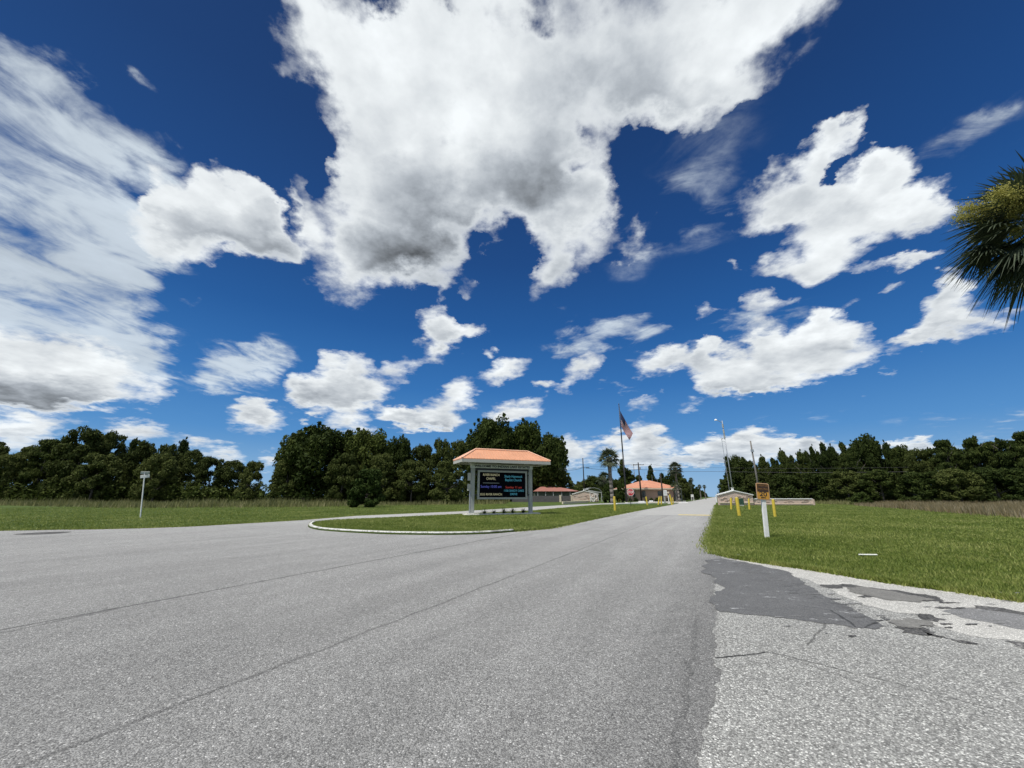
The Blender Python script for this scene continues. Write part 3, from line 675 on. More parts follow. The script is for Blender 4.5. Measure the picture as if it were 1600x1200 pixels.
M_oak = leaf_mat('oak_leaves', (.024,.038,.009), (.054,.075,.016), (.125,.15,.036))
M_pine = leaf_mat('pine_needles', (.020,.033,.009), (.043,.063,.015), (.10,.122,.032))
M_mixed = leaf_mat('mixed_leaves', (.034,.046,.012), (.074,.094,.025), (.155,.172,.052))
M_bushm = leaf_mat('bush_leaves', (.026,.045,.010), (.050,.078,.018), (.10,.125,.035), .25)
M_yellowgreen = leaf_mat('palmetto_leaves', (.06,.085,.015), (.13,.16,.03), (.24,.26,.06), .3)
M_palm = leaf_mat('palm_fronds', (.030,.045,.020), (.062,.085,.040), (.14,.16,.09), .25, .5)
M_bark = simple('grey_bark', (.12,.105,.09), .95, .35, 12, bump=.5, bscale=30)
M_palmtrunk = simple('palm_trunk', (.17,.155,.135), .95, .4, 20, bump=.6, bscale=50)
rt_ = np.random.RandomState(11)
def rand_unit(n):
    v = rt_.normal(size=(n, 3)); return v/np.linalg.norm(v, axis=1)[:, None]
def leaf_quads(c, nrm, size, elong=1.4):
    n = len(c); t1 = np.cross(nrm, rand_unit(n)); t1 /= np.linalg.norm(t1, axis=1)[:, None]+1e-9; t2 = np.cross(nrm, t1)
    s = (1.3*size*rt_.uniform(.6, 1.5, n))[:, None]
    return np.stack([c-t1*s*elong, c+t2*s*.7, c+t1*s*elong, c-t2*s*.7], 1)
def lobes_cloud(cen, rad, per, size, flat=1.0, shell=.55, elong=1.4):
    out = []
    for c, r in zip(cen, rad):
        k = int(1.25*per*(r[0]/np.mean([q[0] for q in rad]))**1.7)+4
        d = rand_unit(k); rr = rt_.uniform(shell, 1.06, k)[:, None]
        p = c + d*rr*r*np.array([1, 1, flat]); nr = d*.7 + rand_unit(k)*.8 + np.array([0, 0, .25]); nr /= np.linalg.norm(nr, axis=1)[:, None]
        out.append(leaf_quads(p, nr, size, elong))
    return np.concatenate(out)
# every prototype is one unit high and one unit wide
def proto_tree(kind, seed, mat):
    global rt_; rt_ = np.random.RandomState(seed)
    if kind == 'oak':
        cen, rad = [], []
        for k in range(84):
            d = rand_unit(1)[0]; rr = rt_.uniform(.4, .9)**.7
            c = np.array([d[0]*.42*rr, d[1]*.42*rr, .53+d[2]*.42*rr]); r = rt_.uniform(.075, .155); cen.append(c); rad.append(np.array([r, r, r*.85]))
        q = lobes_cloud(cen, rad, 150, .013); trunk_h = .45
    elif kind == 'bushy':      # leafy down to the ground, broken outline
        cen, rad = [], []
        for k in range(78):
            z = rt_.uniform(.06, .93)**.85; w = .44*math.sqrt(max(.04, 1-(max(z-.35, 0)/.66)**2)); a = rt_.uniform(0, 6.28); rr = rt_.uniform(.5, .95)
            cen.append(np.array([math.cos(a)*w*rr, math.sin(a)*w*rr, z])); r = rt_.uniform(.055, .13); rad.append(np.array([r, r, r*.8]))
        q = lobes_cloud(cen, rad, 125, .0125); trunk_h = .6
    elif kind == 'pine':       # slash pine: tufted flattish limbs
        cen, rad = [], []
        for k in range(84):
            z = rt_.uniform(.06, 1.0); w = .42*min(1, (1.03-z)*1.25)**.75*rt_.uniform(.25, 1); a = rt_.uniform(0, 6.28)
            cen.append(np.array([math.cos(a)*w, math.sin(a)*w, z-.02])); r = rt_.uniform(.05, .115); rad.append(np.array([r*1.25, r*1.25, r*.62]))
        cen.append(np.array([0, 0, .97])); rad.append(np.array([.05, .05, .05]))
        q = lobes_cloud(cen, rad, 120, .0105, elong=2.2); trunk_h = .95
    elif kind == 'cedar':      # layered horizontal plates
        cen, rad = [], []
        for k in range(60):
            z = rt_.uniform(.05, .97); w = .46*min(1, (1.08-z)*1.7)*rt_.uniform(.25, 1); a = rt_.uniform(0, 6.28)
            cen.append(np.array([math.cos(a)*w, math.sin(a)*w, z])); r = rt_.uniform(.08, .17); rad.append(np.array([r, r, r*.3]))
        q = lobes_cloud(cen, rad, 150, .0115, elong=1.8); trunk_h = .9
    elif kind == 'cone':
        cen, rad = [], []
        for k in range(70):
            z = rt_.uniform(.03, .97); w = .42*(1.02-z)**.8*rt_.uniform(.4, 1); a = rt_.uniform(0, 6.28)
            cen.append(np.array([math.cos(a)*w, math.sin(a)*w, z])); r = .05+.08*(1-z); rad.append(np.array([r, r, r]))
        q = lobes_cloud(cen, rad, 110, .013); trunk_h = .8
    elif kind == 'shrub':
        cen, rad = [], []
        for k in range(46):
            z = rt_.uniform(.08, .9); w = .42*math.sqrt(max(.03, 1-(max(z-.3, 0)/.68)**2))*rt_.uniform(.4, 1); a = rt_.uniform(0, 6.28)
            cen.append(np.array([math.cos(a)*w, math.sin(a)*w, z])); r = rt_.uniform(.07, .14); rad.append(np.array([r, r, r]))
        q = lobes_cloud(cen, rad, 90, .024); trunk_h = .5
    # small stray sprays that break the silhouette
    ce = q.reshape(-1, 3); cm = ce.mean(0); far_ = ce[np.argsort(-np.linalg.norm((ce-cm)*np.array([1, 1, .9]), axis=1))][:int(len(ce)*.16)]
    pk = far_[rt_.randint(0, len(far_), 70)]; pk = pk[pk[:,2] > .12]; sc2 = [p_ + (p_-cm)*rt_.uniform(.0, .10) for p_ in pk]
    rd = [np.array([1, 1, .8])*rt_.uniform(.012, .034) for _ in sc2]
    q = np.concatenate([q, lobes_cloud(sc2, rd, 26, .0105 if kind != 'shrub' else .02, shell=.1)])
    root = thing('tree_prototype', 'x', 'tree')
    crown = np_mesh('crown', q.reshape(-1, 3), 4, mat, root)
    mb = MB(); r0 = .022 if kind != 'shrub' else .03
    top = Vector((rt_.uniform(-.02, .02), rt_.uniform(-.02, .02), trunk_h))
    mb.tube((0, 0, -.02), top*.5, r0*1.2, r0*.9, 8); mb.tube(top*.5, top, r0*.9, r0*.35, 8)
    for k in range(7 if kind != 'pine' else 5):
        z = rt_.uniform(.3, .85)*trunk_h; a = rt_.uniform(0, 6.28); L = rt_.uniform(.18, .34)
        p = top*(z/trunk_h); mb.tube(p, p+Vector((math.cos(a)*L, math.sin(a)*L, L*.6)), r0*.5, r0*.12, 6)
    mb.build('trunk', M_bark, root, True)
    return root
def place(proto, name, label, cat, x, y, h, w, rz, group, used=[]):
    if id(proto) in used: o = copy_tree(proto)
    else: o = proto; used.append(id(proto))
    o.name = name; o.location = (x, y, 0); o.scale = (w, w, h); o.rotation_euler = (0, 0, rz)
    for k in ('group',):
        if k in o: del o[k]
    return tag(o, label, cat, group)
PR = {}
for i, (k, s, m) in enumerate([('oak', 21, M_oak), ('oak', 22, M_oak), ('bushy', 23, M_mixed), ('bushy', 24, M_mixed), ('pine', 25, M_pine), ('pine', 26, M_pine), ('cedar', 27, M_pine), ('cedar', 28, M_pine), ('cone', 29, M_pine), ('shrub', 30, M_bushm), ('oak', 31, M_mixed), ('oak', 32, M_pine), ('bushy', 33, M_pine), ('pine', 34, M_pine), ('cone', 35, M_pine)]):
    PR[(k, sum(1 for q in PR if q[0] == k))] = proto_tree(k, s, m)
rp = random.Random(3)
KINDW = {'oak': 'round oak', 'bushy': 'bushy tree', 'pine': 'tufted pine', 'cedar': 'layered conifer', 'cone': 'pointed conifer', 'shrub': 'shrub'}
NAMES = {'oak': 'oak_tree', 'bushy': 'leafy_tree', 'pine': 'pine_tree', 'cedar': 'conifer_tree', 'cone': 'conifer_tree', 'shrub': 'shrub'}
def row(specs, where, group):
    specs = sorted(specs, key=lambda s: s[0]); cnt = {}
    tot = {}
    for s in specs: tot[s[4]] = tot.get(s[4], 0)+1
    for s in specs:
        px, top, wpx, Y, kind, var = s
        a = P(px, top, Y); scl = 601/(Y*cp)      # px per metre
        dep = Vector((a.x, a.y)).length/Y
        w = wpx/scl; h = a.z*1.03
        k = cnt.get(kind, 0); cnt[kind] = k+1
        lab = ('%s %s from the left %s' % (ORD[k], KINDW[kind], where)) if tot[kind] > 1 else '%s %s' % ('the only ' + KINDW[kind], where)
        place(PR[(kind, var)], NAMES[kind], lab, 'tree', a.x, a.y, h, w, rp.uniform(0, 6.28), group)
# left wood, behind the street name sign
L = [(-60,690,80,92,'bushy',0),(-20,688,80,96,'bushy',1),(22,712,60,92,'bushy',0),(55,700,60,100,'bushy',1),(80,688,56,95,'cedar',0),(112,692,64,98,'bushy',0),(138,674,80,94,'bushy',1),(182,678,56,98,'bushy',0),
     (212,692,40,100,'pine',0),(232,688,52,96,'oak',2),(270,693,46,96,'oak',2),(288,694,38,102,'pine',1),(306,706,50,96,'bushy',1),(335,716,56,92,'bushy',0),(368,722,56,94,'bushy',1),(398,722,44,90,'bushy',0),(255,712,60,88,'bushy',1),(160,712,70,88,'bushy',1)]
row(L, 'in the wood behind the street name sign', 'trees of the left wood')
L = [(470,677,64,94,'oak',0),(508,662,104,92,'oak',1),(552,672,60,99,'oak',0),(582,668,82,95,'oak',0),(628,682,56,93,'oak',1),(455,712,50,90,'bushy',1),(600,712,60,88,'bushy',0),(660,697,52,96,'bushy',0),(690,690,44,94,'bushy',1),(716,690,50,97,'bushy',0),(646,722,60,88,'bushy',1),(700,722,60,86,'bushy',0),(540,712,60,88,'bushy',1)]
row(L, 'in the wood left of the big sign', 'trees of the middle wood')
L = [(768,648,96,128,'oak',0),(818,655,84,130,'oak',1),(858,676,66,127,'oak',3),(745,688,60,124,'oak',1),(800,704,90,134,'bushy',0),(862,712,50,136,'bushy',1),(882,738,34,138,'bushy',0),(835,712,60,133,'oak',0)]
row(L, 'in the tall clump behind the big sign', 'trees of the clump behind the sign')
L = [(908,752,36,184,'oak',2),(932,742,50,184,'oak',0),(905,760,30,174,'bushy',0),(957,746,34,184,'oak',1),(982,736,34,164,'cedar',1),(972,722,30,162,'pine',0),(998,745,24,174,'pine',1),(1016,730,30,174,'cone',0),(1034,742,28,180,'pine',0),(1050,734,34,170,'oak',3),(1066,748,24,158,'bushy',1),(1078,752,22,190,'pine',0),(1000,752,30,184,'bushy',0),(1030,752,40,184,'bushy',1)]
row(L, 'behind the gatehouse', 'trees behind the gatehouse')
# along the road to the horizon
far = []
for k in range(13):
    Y = 230*1.16**k; q = along(Vector((RL.x, RL.y, 0)), Y); far.append((-1, q[0]-14-k*.8, q[1], 12+k*.25))
for k in range(7):
    Y = 210*1.25**k; q = along(Vector((RR_.x, RR_.y, 0)), Y); far.append((1, q[0]+9, q[1], 12))
cl = [0, 0]
for side, x, y, h in far:
    j = 0 if side < 0 else 1
    place(PR[('pine', j)], 'pine_tree', '%s tree from the near end on the %s side of the far road' % (ORD[cl[j]], 'left' if j == 0 else 'right'), 'tree', x, y, h*rp.uniform(.8, 1.15), h*(1.1 if j == 0 else .8), rp.uniform(0, 6.28), 'distant roadside trees')
    cl[j] += 1
# right pine wood
Rw = [(1136,718,26,124,'pine',1),(1151,711,44,128,'oak',3),(1172,724,34,132,'pine',0),(1190,718,30,126,'pine',1),(1206,720,30,130,'pine',0),(1222,709,34,122,'pine',1),(1236,716,28,126,'pine',0),(1250,711,32,120,'pine',1),(1268,702,30,114,'cone',0),(1284,698,34,110,'pine',0),(1300,703,32,112,'pine',1),(1314,697,34,108,'pine',0),
      (1132,748,26,118,'bushy',2),(1345,679,52,104,'oak',3),(1330,704,40,100,'pine',1),(1366,704,36,104,'pine',0),(1384,698,30,104,'pine',1),(1405,698,40,100,'bushy',2),(1428,705,42,96,'bushy',1),(1450,703,44,96,'cedar',1),(1472,689,48,92,'cedar',0),(1496,701,40,96,'bushy',2),(1517,686,46,90,'cedar',1),(1544,692,44,92,'cedar',0),(1568,689,50,86,'cedar',1),(1598,676,54,84,'cedar',0),(1632,680,60,84,'cedar',1),(1670,672,70,82,'bushy',2),
      (1180,742,50,116,'bushy',1),(1225,742,54,112,'bushy',2),(1272,740,54,108,'bushy',2),(1318,738,60,98,'bushy',1),(1370,736,60,92,'bushy',2),(1430,738,64,86,'bushy',2),(1488,734,66,82,'bushy',1),(1546,732,70,80,'bushy',2),(1606,730,70,78,'bushy',2),
      (1143,728,24,130,'cone',0),(1181,728,26,136,'cone',1),(1199,726,24,134,'pine',2),(1214,722,24,130,'cone',0),(1230,719,26,130,'pine',2),(1244,722,24,128,'cone',1),(1260,710,26,124,'pine',2),(1277,709,26,120,'cone',0),(1293,708,28,118,'pine',2),(1322,706,30,112,'cone',1),(1356,700,30,110,'pine',2),(1395,707,34,108,'pine',2),(1418,706,34,104,'cedar',0),(1484,702,40,98,'bushy',2),(1530,700,40,96,'bushy',2),(1584,696,44,90,'pine',2)]
row(Rw, 'in the wood beyond the right lawn', 'trees of the right wood')
# underbrush filling the foot of the woods (reads as one mass)
def underbrush(name, pxs, Y0, Y1, h, n, mat, label):
    q = []
    for i in range(n):
        f = rt_.uniform(); px = pxs[0]+(pxs[1]-pxs[0])*f; Y = Y0+(Y1-Y0)*f+rt_.uniform(-3, 7); a = P(px, 776, Y); hh = h*rt_.uniform(.5, 1.1)
        q.append((a.x, a.y, hh))
    cen = [np.array([x, y, hh*rt_.uniform(.2, .8)]) for x, y, hh in q]; rad = [np.array([hh*.45]*3) for x, y, hh in q]
    o = np_mesh(name, lobes_cloud(cen, rad, 55, .17).reshape(-1, 3), 4, mat); return tag(o, label, 'underbrush', None, 'stuff')
underbrush('underbrush', (-120, 420), 93, 90, 4.5, 260, M_oak, 'dark shrubby undergrowth at the foot of the left wood')
underbrush('underbrush', (420, 790), 90, 98, 4.0, 190, M_oak, 'dark undergrowth at the foot of the middle wood behind the big sign')
underbrush('underbrush', (780, 905), 136, 138, 5.0, 90, M_oak, 'dark undergrowth behind the bungalow with the faded red roof')
underbrush('underbrush', (1126, 1700), 118, 78, 4.5, 330, M_pine, 'dark undergrowth at the foot of the right wood')
underbrush('underbrush', (905, 1072), 176, 164, 4.5, 90, M_pine, 'low dark undergrowth behind the gatehouse')
# single shrubs
def shrub(px, base, top, wpx, label, mat=None, var=0):
    g = G(px, base); a = P(px, top, g.y); scl = 601/(g.y*cp)
    o = place(PR[('shrub', 0)], 'shrub', label, 'shrub', g.x, g.y, a.z*1.04, wpx/scl*1.05, rp.uniform(0, 6.28), None)
    return o
shrub(571, 792.5, 735, 54, 'large rounded dark green bush standing alone on the left verge before the wood')
shrub(527, 787, 763, 34, 'low spreading bush behind and left of the large rounded bush')
shrub(600, 786.5, 766, 40, 'low bush in the weeds just right of the large rounded bush')
shrub(1347, 788.5, 770, 28, 'lone low bush at the left end of the dry grass beyond the right lawn')
shrub(650, 785.5, 766, 30, 'small bush among weeds left of the big sign, before the wood')
shrub(474, 788.0, 768, 16, 'small upright shrub in the weeds below the gap in the wood')
shrub(952, 785.6, 757, 20, 'dark shrub at the foot of the tall palm by the bollards')
shrub(972, 784.6, 757, 17, 'pale leafy shrub between the tall palm and the gatehouse')
for k, (px, s) in enumerate([(985,.9),(994,1.1),(1010,.8),(1018,1.0),(1027,1.1),(1044,.9)]):
    g = G(px, 783.6); place(PR[('shrub', 0)], 'shrub', '%s small clipped shrub from the left along the gatehouse wall' % ORD[k], 'shrub', g.x, g.y, 1.1*s, 1.5*s, k*1.1, 'clipped shrubs along the gatehouse wall')
# ================================================================ PALMS
def blade_strip(out, base, d, side, L, w, droop, fold=.35):
    up = side.cross(d).normalized(); n = 4; prev = None
    for i in range(n+1):
        f = i/n; p = base + d*(L*f) + Vector((0, 0, -droop*L*f*f)); ww = w*(1-f**1.6)*.5+.002
        if prev is not None:
            (p0, w0) = prev
            a, b_, c_ = p0-side*w0+up*(w0*fold), p0, p0+side*w0+up*(w0*fold); e, f_, g_ = p-side*ww+up*(ww*fold), p, p+side*ww+up*(ww*fold)
            out += [a, b_, f_, e, b_, c_, g_, f_]
        prev = (p, ww)
def fan_palm(name, label, loc, height, crown_r, nf, nseg, trunk_r, seed, boots=True, flowers=None, skirt=0, group=None, lowest=-.9):
    rr = random.Random(seed); t = thing(name, label, 'palm tree', loc, rr.uniform(0, 6), group)
    mb = MB(); n = 10; pts = [Vector((.12*math.sin(i*.5+seed)*height*.06, .1*math.cos(i*.4)*height*.05, height*i/n)) for i in range(n+1)]
    off = Vector((pts[0].x, pts[0].y, 0)); pts = [p-off for p in pts]; pts[0].z = -.1
    for i in range(n): mb.tube(pts[i], pts[i+1], trunk_r*(1.25 if i == 0 else 1.0+.08*(i % 2)), trunk_r*(1.0+.08*((i+1) % 2)), 12)
    top = pts[-1]
    if boots:
        for k in range(46):
            a = k*2.4; z = height*(.80+.2*k/46); mb.tube(top*(z/height)+Vector((math.cos(a)*trunk_r*.8, math.sin(a)*trunk_r*.8, 0)), top*(z/height)+Vector((math.cos(a)*trunk_r*2.0, math.sin(a)*trunk_r*2.0, trunk_r*1.8)), trunk_r*.28, trunk_r*.1, 5)
    mb.build('trunk', M_palmtrunk, t, True)
    quads = []; st = MB()
    for k in range(nf):
        a = k*2.39996 + rr.uniform(-.2, .2); f = k/nf; el = math.pi/2*.93 - f*(math.pi/2*.93-lowest) + rr.uniform(-.12, .12)
        d = Vector((math.cos(a)*math.cos(el), math.sin(a)*math.cos(el), math.sin(el))); pl_ = crown_r*rr.uniform(.42, .58)
        side = d.cross(Vector((0, 0, 1)))
        side = side.normalized() if side.length > .05 else Vector((1, 0, 0)); up = side.cross(d).normalized()
        p1 = top + d*pl_*.55 + Vector((0, 0, .02)); p2 = top + d*pl_ + Vector((0, 0, -.10*pl_))
        st.tube(top + d*trunk_r*.4, p1, .022*crown_r*.6, .014*crown_r*.6, 5); st.tube(p1, p2, .014*crown_r*.6, .008*crown_r*.6, 5)
        dd = (p2-p1).normalized(); L = crown_r*rr.uniform(.50, .66)
        for s in range(nseg):
            g = (s/(nseg-1)-.5)*2; ang = g*1.75; cu = math.cos(ang); sn_ = math.sin(ang)
            bd = (dd*cu + side*sn_ - up*(.30*abs(g)) + Vector((0,0,.05))).normalized()
            sd_ = bd.cross(up); sd_ = sd_.normalized() if sd_.length > 1e-3 else side
            blade_strip(quads, p2 - dd*(.12*L*(1-abs(g))), bd, sd_, L*(1-.32*abs(g))*rr.uniform(.88, 1.1), L*.074*(26/nseg), rr.uniform(.12, .42)+.1*(1-cu))
    np_mesh('fronds', [tuple(v) for v in quads], 4, M_palm, t)
    st.build('leaf_stalks', M_palmstalk, t)
    if flowers:
        fq = []; rs_ = np.random.RandomState(seed); 
        for (az_, el_, Lf) in flowers:
            d = Vector((math.cos(az_)*math.cos(el_), math.sin(az_)*math.cos(el_), math.sin(el_))); d = Matrix.Rotation(-t.rotation_euler.z, 3, 'Z') @ d
            side = d.cross(Vector((0, 0, 1))).normalized()
            for b_ in range(34):
                f = .30+.70*b_/34; p = top + d*(Lf*f) + Vector((0, 0, -.55*Lf*f*f*.4))
                for q_ in range(16):
                    ln = Lf*.26*(1.2-f*.6)*rr.uniform(.5, 1); dv_ = (side*rr.uniform(-1, 1) + d*rr.uniform(.0, 1) + Vector((0, 0, rr.uniform(-.9, .5)))).normalized()
                    for j in range(6):
                        pp = p + dv_*(ln*(j+.5)/6) + Vector((0, 0, -.12*ln*(j/6)**2)); c = np.array(pp)+rs_.normal(0, .014, 3); e = .012+.011*rs_.uniform()
                        u_ = rand_unit(1)[0]*e; v_ = rand_unit(1)[0]*e; fq.append(np.stack([c-u_, c+v_, c+u_, c-v_]))
        np_mesh('flower_sprays', np.concatenate(fq), 4, M_flower, t)
    return t
M_palmstalk = simple('palm_stalks', (.16,.19,.06), .5, .25, 5)
M_flower = leaf_mat('palm_flowers', (.15,.15,.035), (.34,.33,.08), (.56,.52,.17), .4)
pc = P(1656, 346, 8.3)
fan_palm('palm_tree', 'near sabal palm with yellow-green flower sprays, its crown leaning in at the right', (pc.x, pc.y, 0), pc.z, 2.25, 62, 34, .19, 4, flowers=[(math.pi*.93, .62, 2.25), (math.pi*1.07, .50, 2.25), (math.pi*.80, .72, 2.1), (math.pi*1.22, .64, 2.1), (math.pi*.55, .6, 1.9)], lowest=-.80)
def palm_at(px, base, top, crown_px, label, seed, nf=30, nseg=14, tr=.2, Y=None, lowest=-.6):
    g = G(px, base) if Y is None else P(px, 776, Y); Yv = g.y; rad = crown_px/2/(601/(Yv*cp)); zt = P(px, top, Yv).z
    return fan_palm('palm_tree', label, (g.x, g.y, 0), zt - rad*.72, rad*1.05, nf, nseg, tr, seed, lowest=lowest)
palm_at(957, 786.2, 701, 42, 'tallest palm of the gate, standing left of the flagpole', 6, 36, 16, .42)
palm_at(946, 784.8, 737, 30, 'shorter palm with drooping crown just left of the tallest palm', 8, 28, 14, .3, lowest=-.9)
palm_at(1061.5, 783.5, 722, 27, 'round-headed palm at the right corner of the gatehouse', 10, 40, 14, .3, lowest=-1.0)
palm_at(1083, 0, 746, 9, 'taller palm of the pair left of the small white notice board', 12, 26, 10, .25, Y=190, lowest=-1.0)
palm_at(1081, 0, 753, 11, 'lower shaggy palm of the pair behind the small white notice board', 13, 26, 10, .3, Y=182, lowest=-1.2)
palm_at(1095, 0, 757, 8.5, 'left palm of the far roadside pair', 14, 26, 10, .25, Y=215, lowest=-.9)
palm_at(1102.5, 0, 757.5, 7, 'right palm of the far roadside pair', 15, 26, 10, .25, Y=235, lowest=-.9)
palm_at(1058, 784, 752, 20, 'small low palm under the eaves at the right corner of the gatehouse', 16, 22, 12, .2, lowest=-.7)
# palmetto clumps at the right edge
for k, (px, base, top, w) in enumerate([(1572,786.5,771,20),(1592,787.5,768,26),(1620,788,768,30)]):
    g = G(px, base); rad = w/2/(601/(g.y*cp)); zt = P(px, top, g.y).z
    tt = thing('palmetto', '%s yellow-green palmetto clump from the left at the foot of the right wood' % ORD[k], 'shrub', (g.x, g.y, 0), k, 'palmettos at the foot of the right wood')
    quads = []; rr = random.Random(k+50)
    for q_ in range(26):
        a = rr.uniform(0, 6.28); el = rr.uniform(.2, 1.3); d = Vector((math.cos(a)*math.cos(el), math.sin(a)*math.cos(el), math.sin(el)*.9)); c = Vector((rr.uniform(-.6, .6)*rad, rr.uniform(-.6, .6)*rad, 0)); p2 = c + d*zt*.6
        side = d.cross(Vector((0, 0, 1))).normalized(); up = side.cross(d)
        for s in range(11):
            ang = (s/10-.5)*2.6; bd = (d*math.cos(ang)+side*math.sin(ang)).normalized(); sd_ = bd.cross(up).normalized(); blade_strip(quads, p2, bd, sd_, zt*.45, zt*.05, .2)
    np_mesh('fronds', [tuple(v) for v in quads], 4, M_yellowgreen, tt)
# flush: remove unused prototypes
for o in list(bpy.data.objects):
    if o.name.startswith('tree_prototype'):
        for c in list(o.children): bpy.data.objects.remove(c)
        bpy.data.objects.remove(o)
# ================================================================ OBJECT MATERIALS
M_greypaint = simple('grey_painted_wood', (.37,.385,.36), .7, .12, 4, bump=.15)
M_white = simple('white_paint', (.84,.84,.80), .6, .10, 4)
M_cream = simple('cream_paint', (.66,.58,.44), .7, .12, 3)
M_black = simple('black_metal', (.018,.018,.02), .5, .2, 6)
M_yellow = simple('yellow_bollard_paint', (.62,.47,.055), .55, .22, 5)
M_wood = simple('weathered_pole_wood', (.17,.16,.145), .95, .3, 3, bump=.3)
M_tarwood = simple('creosoted_pole_wood', (.035,.028,.022), .9, .3, 3)
M_galv = simple('galvanised_steel', (.42,.44,.46), .45, .12, 5, metal=.5)
M_wire = simple('wire_black', (.02,.02,.022), .6, .1, 3)
M_glass = simple('dark_window_glass', (.03,.04,.045), .12, .2, 2, spec=.8)
M_tan = simple('brown_tan_stucco', (.42,.29,.22), .9, .10, 1.5, bump=.15)
M_concrete = simple('light_concrete', (.68,.66,.59), .9, .12, 3, bump=.3)
M_red = simple('sign_red', (.55,.03,.04), .45, .15, 6)
M_green = simple('utility_green', (.035,.085,.055), .5, .15, 4)
def metal_roof(name, col, pitch=.4, axis=0):
    m, t, b = material(name); co = obj_co(t); n = t.noise(co, .9, 6, .6); n2 = t.noise(co, 7, 4, .6)
    f = t.m('ADD', t.m('MULTIPLY', n, .6), t.m('MULTIPLY', n2, .4)); k = .78
    t.put(b.inputs['Base Color'], t.mix(t.lin(f, .3, .7), tuple(x*k for x in col), tuple(min(1, x*1.15) for x in col))); b.inputs['Roughness'].default_value = .5
    return m
M_roof = metal_roof('orange_metal_roof', (.64,.315,.18))
M_roof2 = metal_roof('orange_tile_roof', (.58,.27,.165))
M_roof3 = metal_roof('faded_red_roof', (.36,.16,.125))
def brick_mat(name, c1, c2, mortar, sc, stone=False):
    m, t, b = material(name); co = obj_co(t)
    sp3 = t.new('ShaderNodeSeparateXYZ', {0: co}); v = t.new('ShaderNodeCombineXYZ', {0: t.m('ADD', sp3.outputs[0], sp3.outputs[1]), 1: sp3.outputs[2]}).outputs[0]
    br = t.new('ShaderNodeTexBrick', {0: v, 'Color1': c1, 'Color2': c2, 'Mortar': mortar, 'Scale': sc}); br.inputs['Mortar Size'].default_value = .022; br.inputs['Bias'].default_value = 0
    br.inputs['Brick Width'].default_value = .62; br.inputs['Row Height'].default_value = .19
    n = t.noise(co, 1.6, 6, .65)
    t.put(b.inputs['Base Color'], t.mix(t.lin(n, .42, .72, 0, .55), br.outputs[0], (.62,.53,.44))); b.inputs['Roughness'].default_value = .9
    t.put(b.inputs['Normal'], t.bump(t.m('SUBTRACT', 1.0, br.outputs['Fac']), .5, .02)); return m
M_brick = brick_mat('pinkish_stone_brick', (.62,.43,.34), (.50,.36,.28), (.70,.62,.54), 1.15)
M_screen = simple('black_display_face', (.005,.005,.008), .9, .2, 2, spec=.02)
def letter(name, col, e=.9):
    m, t, b = material(name); b.inputs['Base Color'].default_value = (*[c*.5 for c in col], 1); b.inputs['Emission Color'].default_value = (*col, 1); b.inputs['Emission Strength'].default_value = e; return m
M_lcream = letter('display_cream_letters', (.75,.70,.42), .30); M_lblue = letter('display_blue_letters', (.12,.14,.62), .32)
M_lcyan = letter('display_cyan_letters', (.10,.46,.62), .28); M_lred = letter('display_red_letters', (.62,.06,.04), .28)
def ppm(Y): return 601/(Y*cp)
# ================================================================ BIG COMMUNITY SIGN
sL, sR = G(737, 806.2), G(829, 804.4)
SY = (sL.y+sR.y)/2; sc = Vector(((sL.x+sR.x)/2, SY, 0)); ang = math.atan2(sR.y-sL.y, sR.x-sL.x); SW = (sR-sL).length
def sz(py, px=783): return P(px, py, SY).z
sg = thing('community_sign', 'large roofed community sign with black message display on two grey posts', 'sign', sc, ang)
hw = SW/2; pw = .30; zt = sz(727)
for s in (-1, 1): MB().bbox((s*(hw), 0, zt/2), (pw, pw*.95, zt), .015).build('post', M_greypaint, sg)
zb0, zb1 = sz(732.3), sz(726.6)
MB().bbox((0, -.03, (zb0+zb1)/2), (SW+pw+.10, .26, zb1-zb0), .01).build('header_beam', simple('light_grey_beam_paint', (.62,.64,.60), .7, .1, 4), sg)
hdr = text_mesh('WELCOME TO INDIAN LAKE ESTATES', (zb1-zb0)*.82, M_black, width=SW*.97, parent=sg, loc=(0, -.165, (zb0+zb1)/2-.005), bold=.010)
# display
x0, x1 = -hw+.42, hw-.36; z0_, z1_ = sz(780), sz(735.6); cz = (z0_+z1_)/2; cx = (x0+x1)/2
disp = MB().box((cx, .0, cz), (x1-x0-.1, .16, z1_-z0_-.1)).build('display_panel', M_screen, sg)
fw = .15; fr_ = MB()
for zz in (z0_+fw/2, z1_-fw/2): fr_.box((cx, -.06, zz), (x1-x0, .14, fw))
for xx_ in (x0+fw/2, x1-fw/2): fr_.box((xx_, -.06, cz), (fw, .137, z1_-z0_-2*fw))
fr_.build('display_frame', M_greypaint, sg)
for zz in (z0_+.35, z1_-.35):
    MB().box(((-hw+pw/2+x0)/2, .02, zz), (x0+hw-pw/2, .08, .10)).build('bracket', M_black, sg); MB().box(((hw-pw/2+x1)/2, .02, zz), (hw-pw/2-x1, .08, .10)).build('bracket', M_black, sg)
MB().box((0, .05, (zb0+z1_)/2), (SW-pw, .10, zb0-z1_+.06)).build('dark_board', M_black, sg)
def dline(txt, px, py, wpx, hpx, mat, bold=.0):
    k = ppm(SY); X = (px-783)/k; Z = sz(py); text_mesh(txt, hpx/k*1.45, mat, width=wpx/k, parent=disp, loc=(X, -.084, Z), bold=bold)
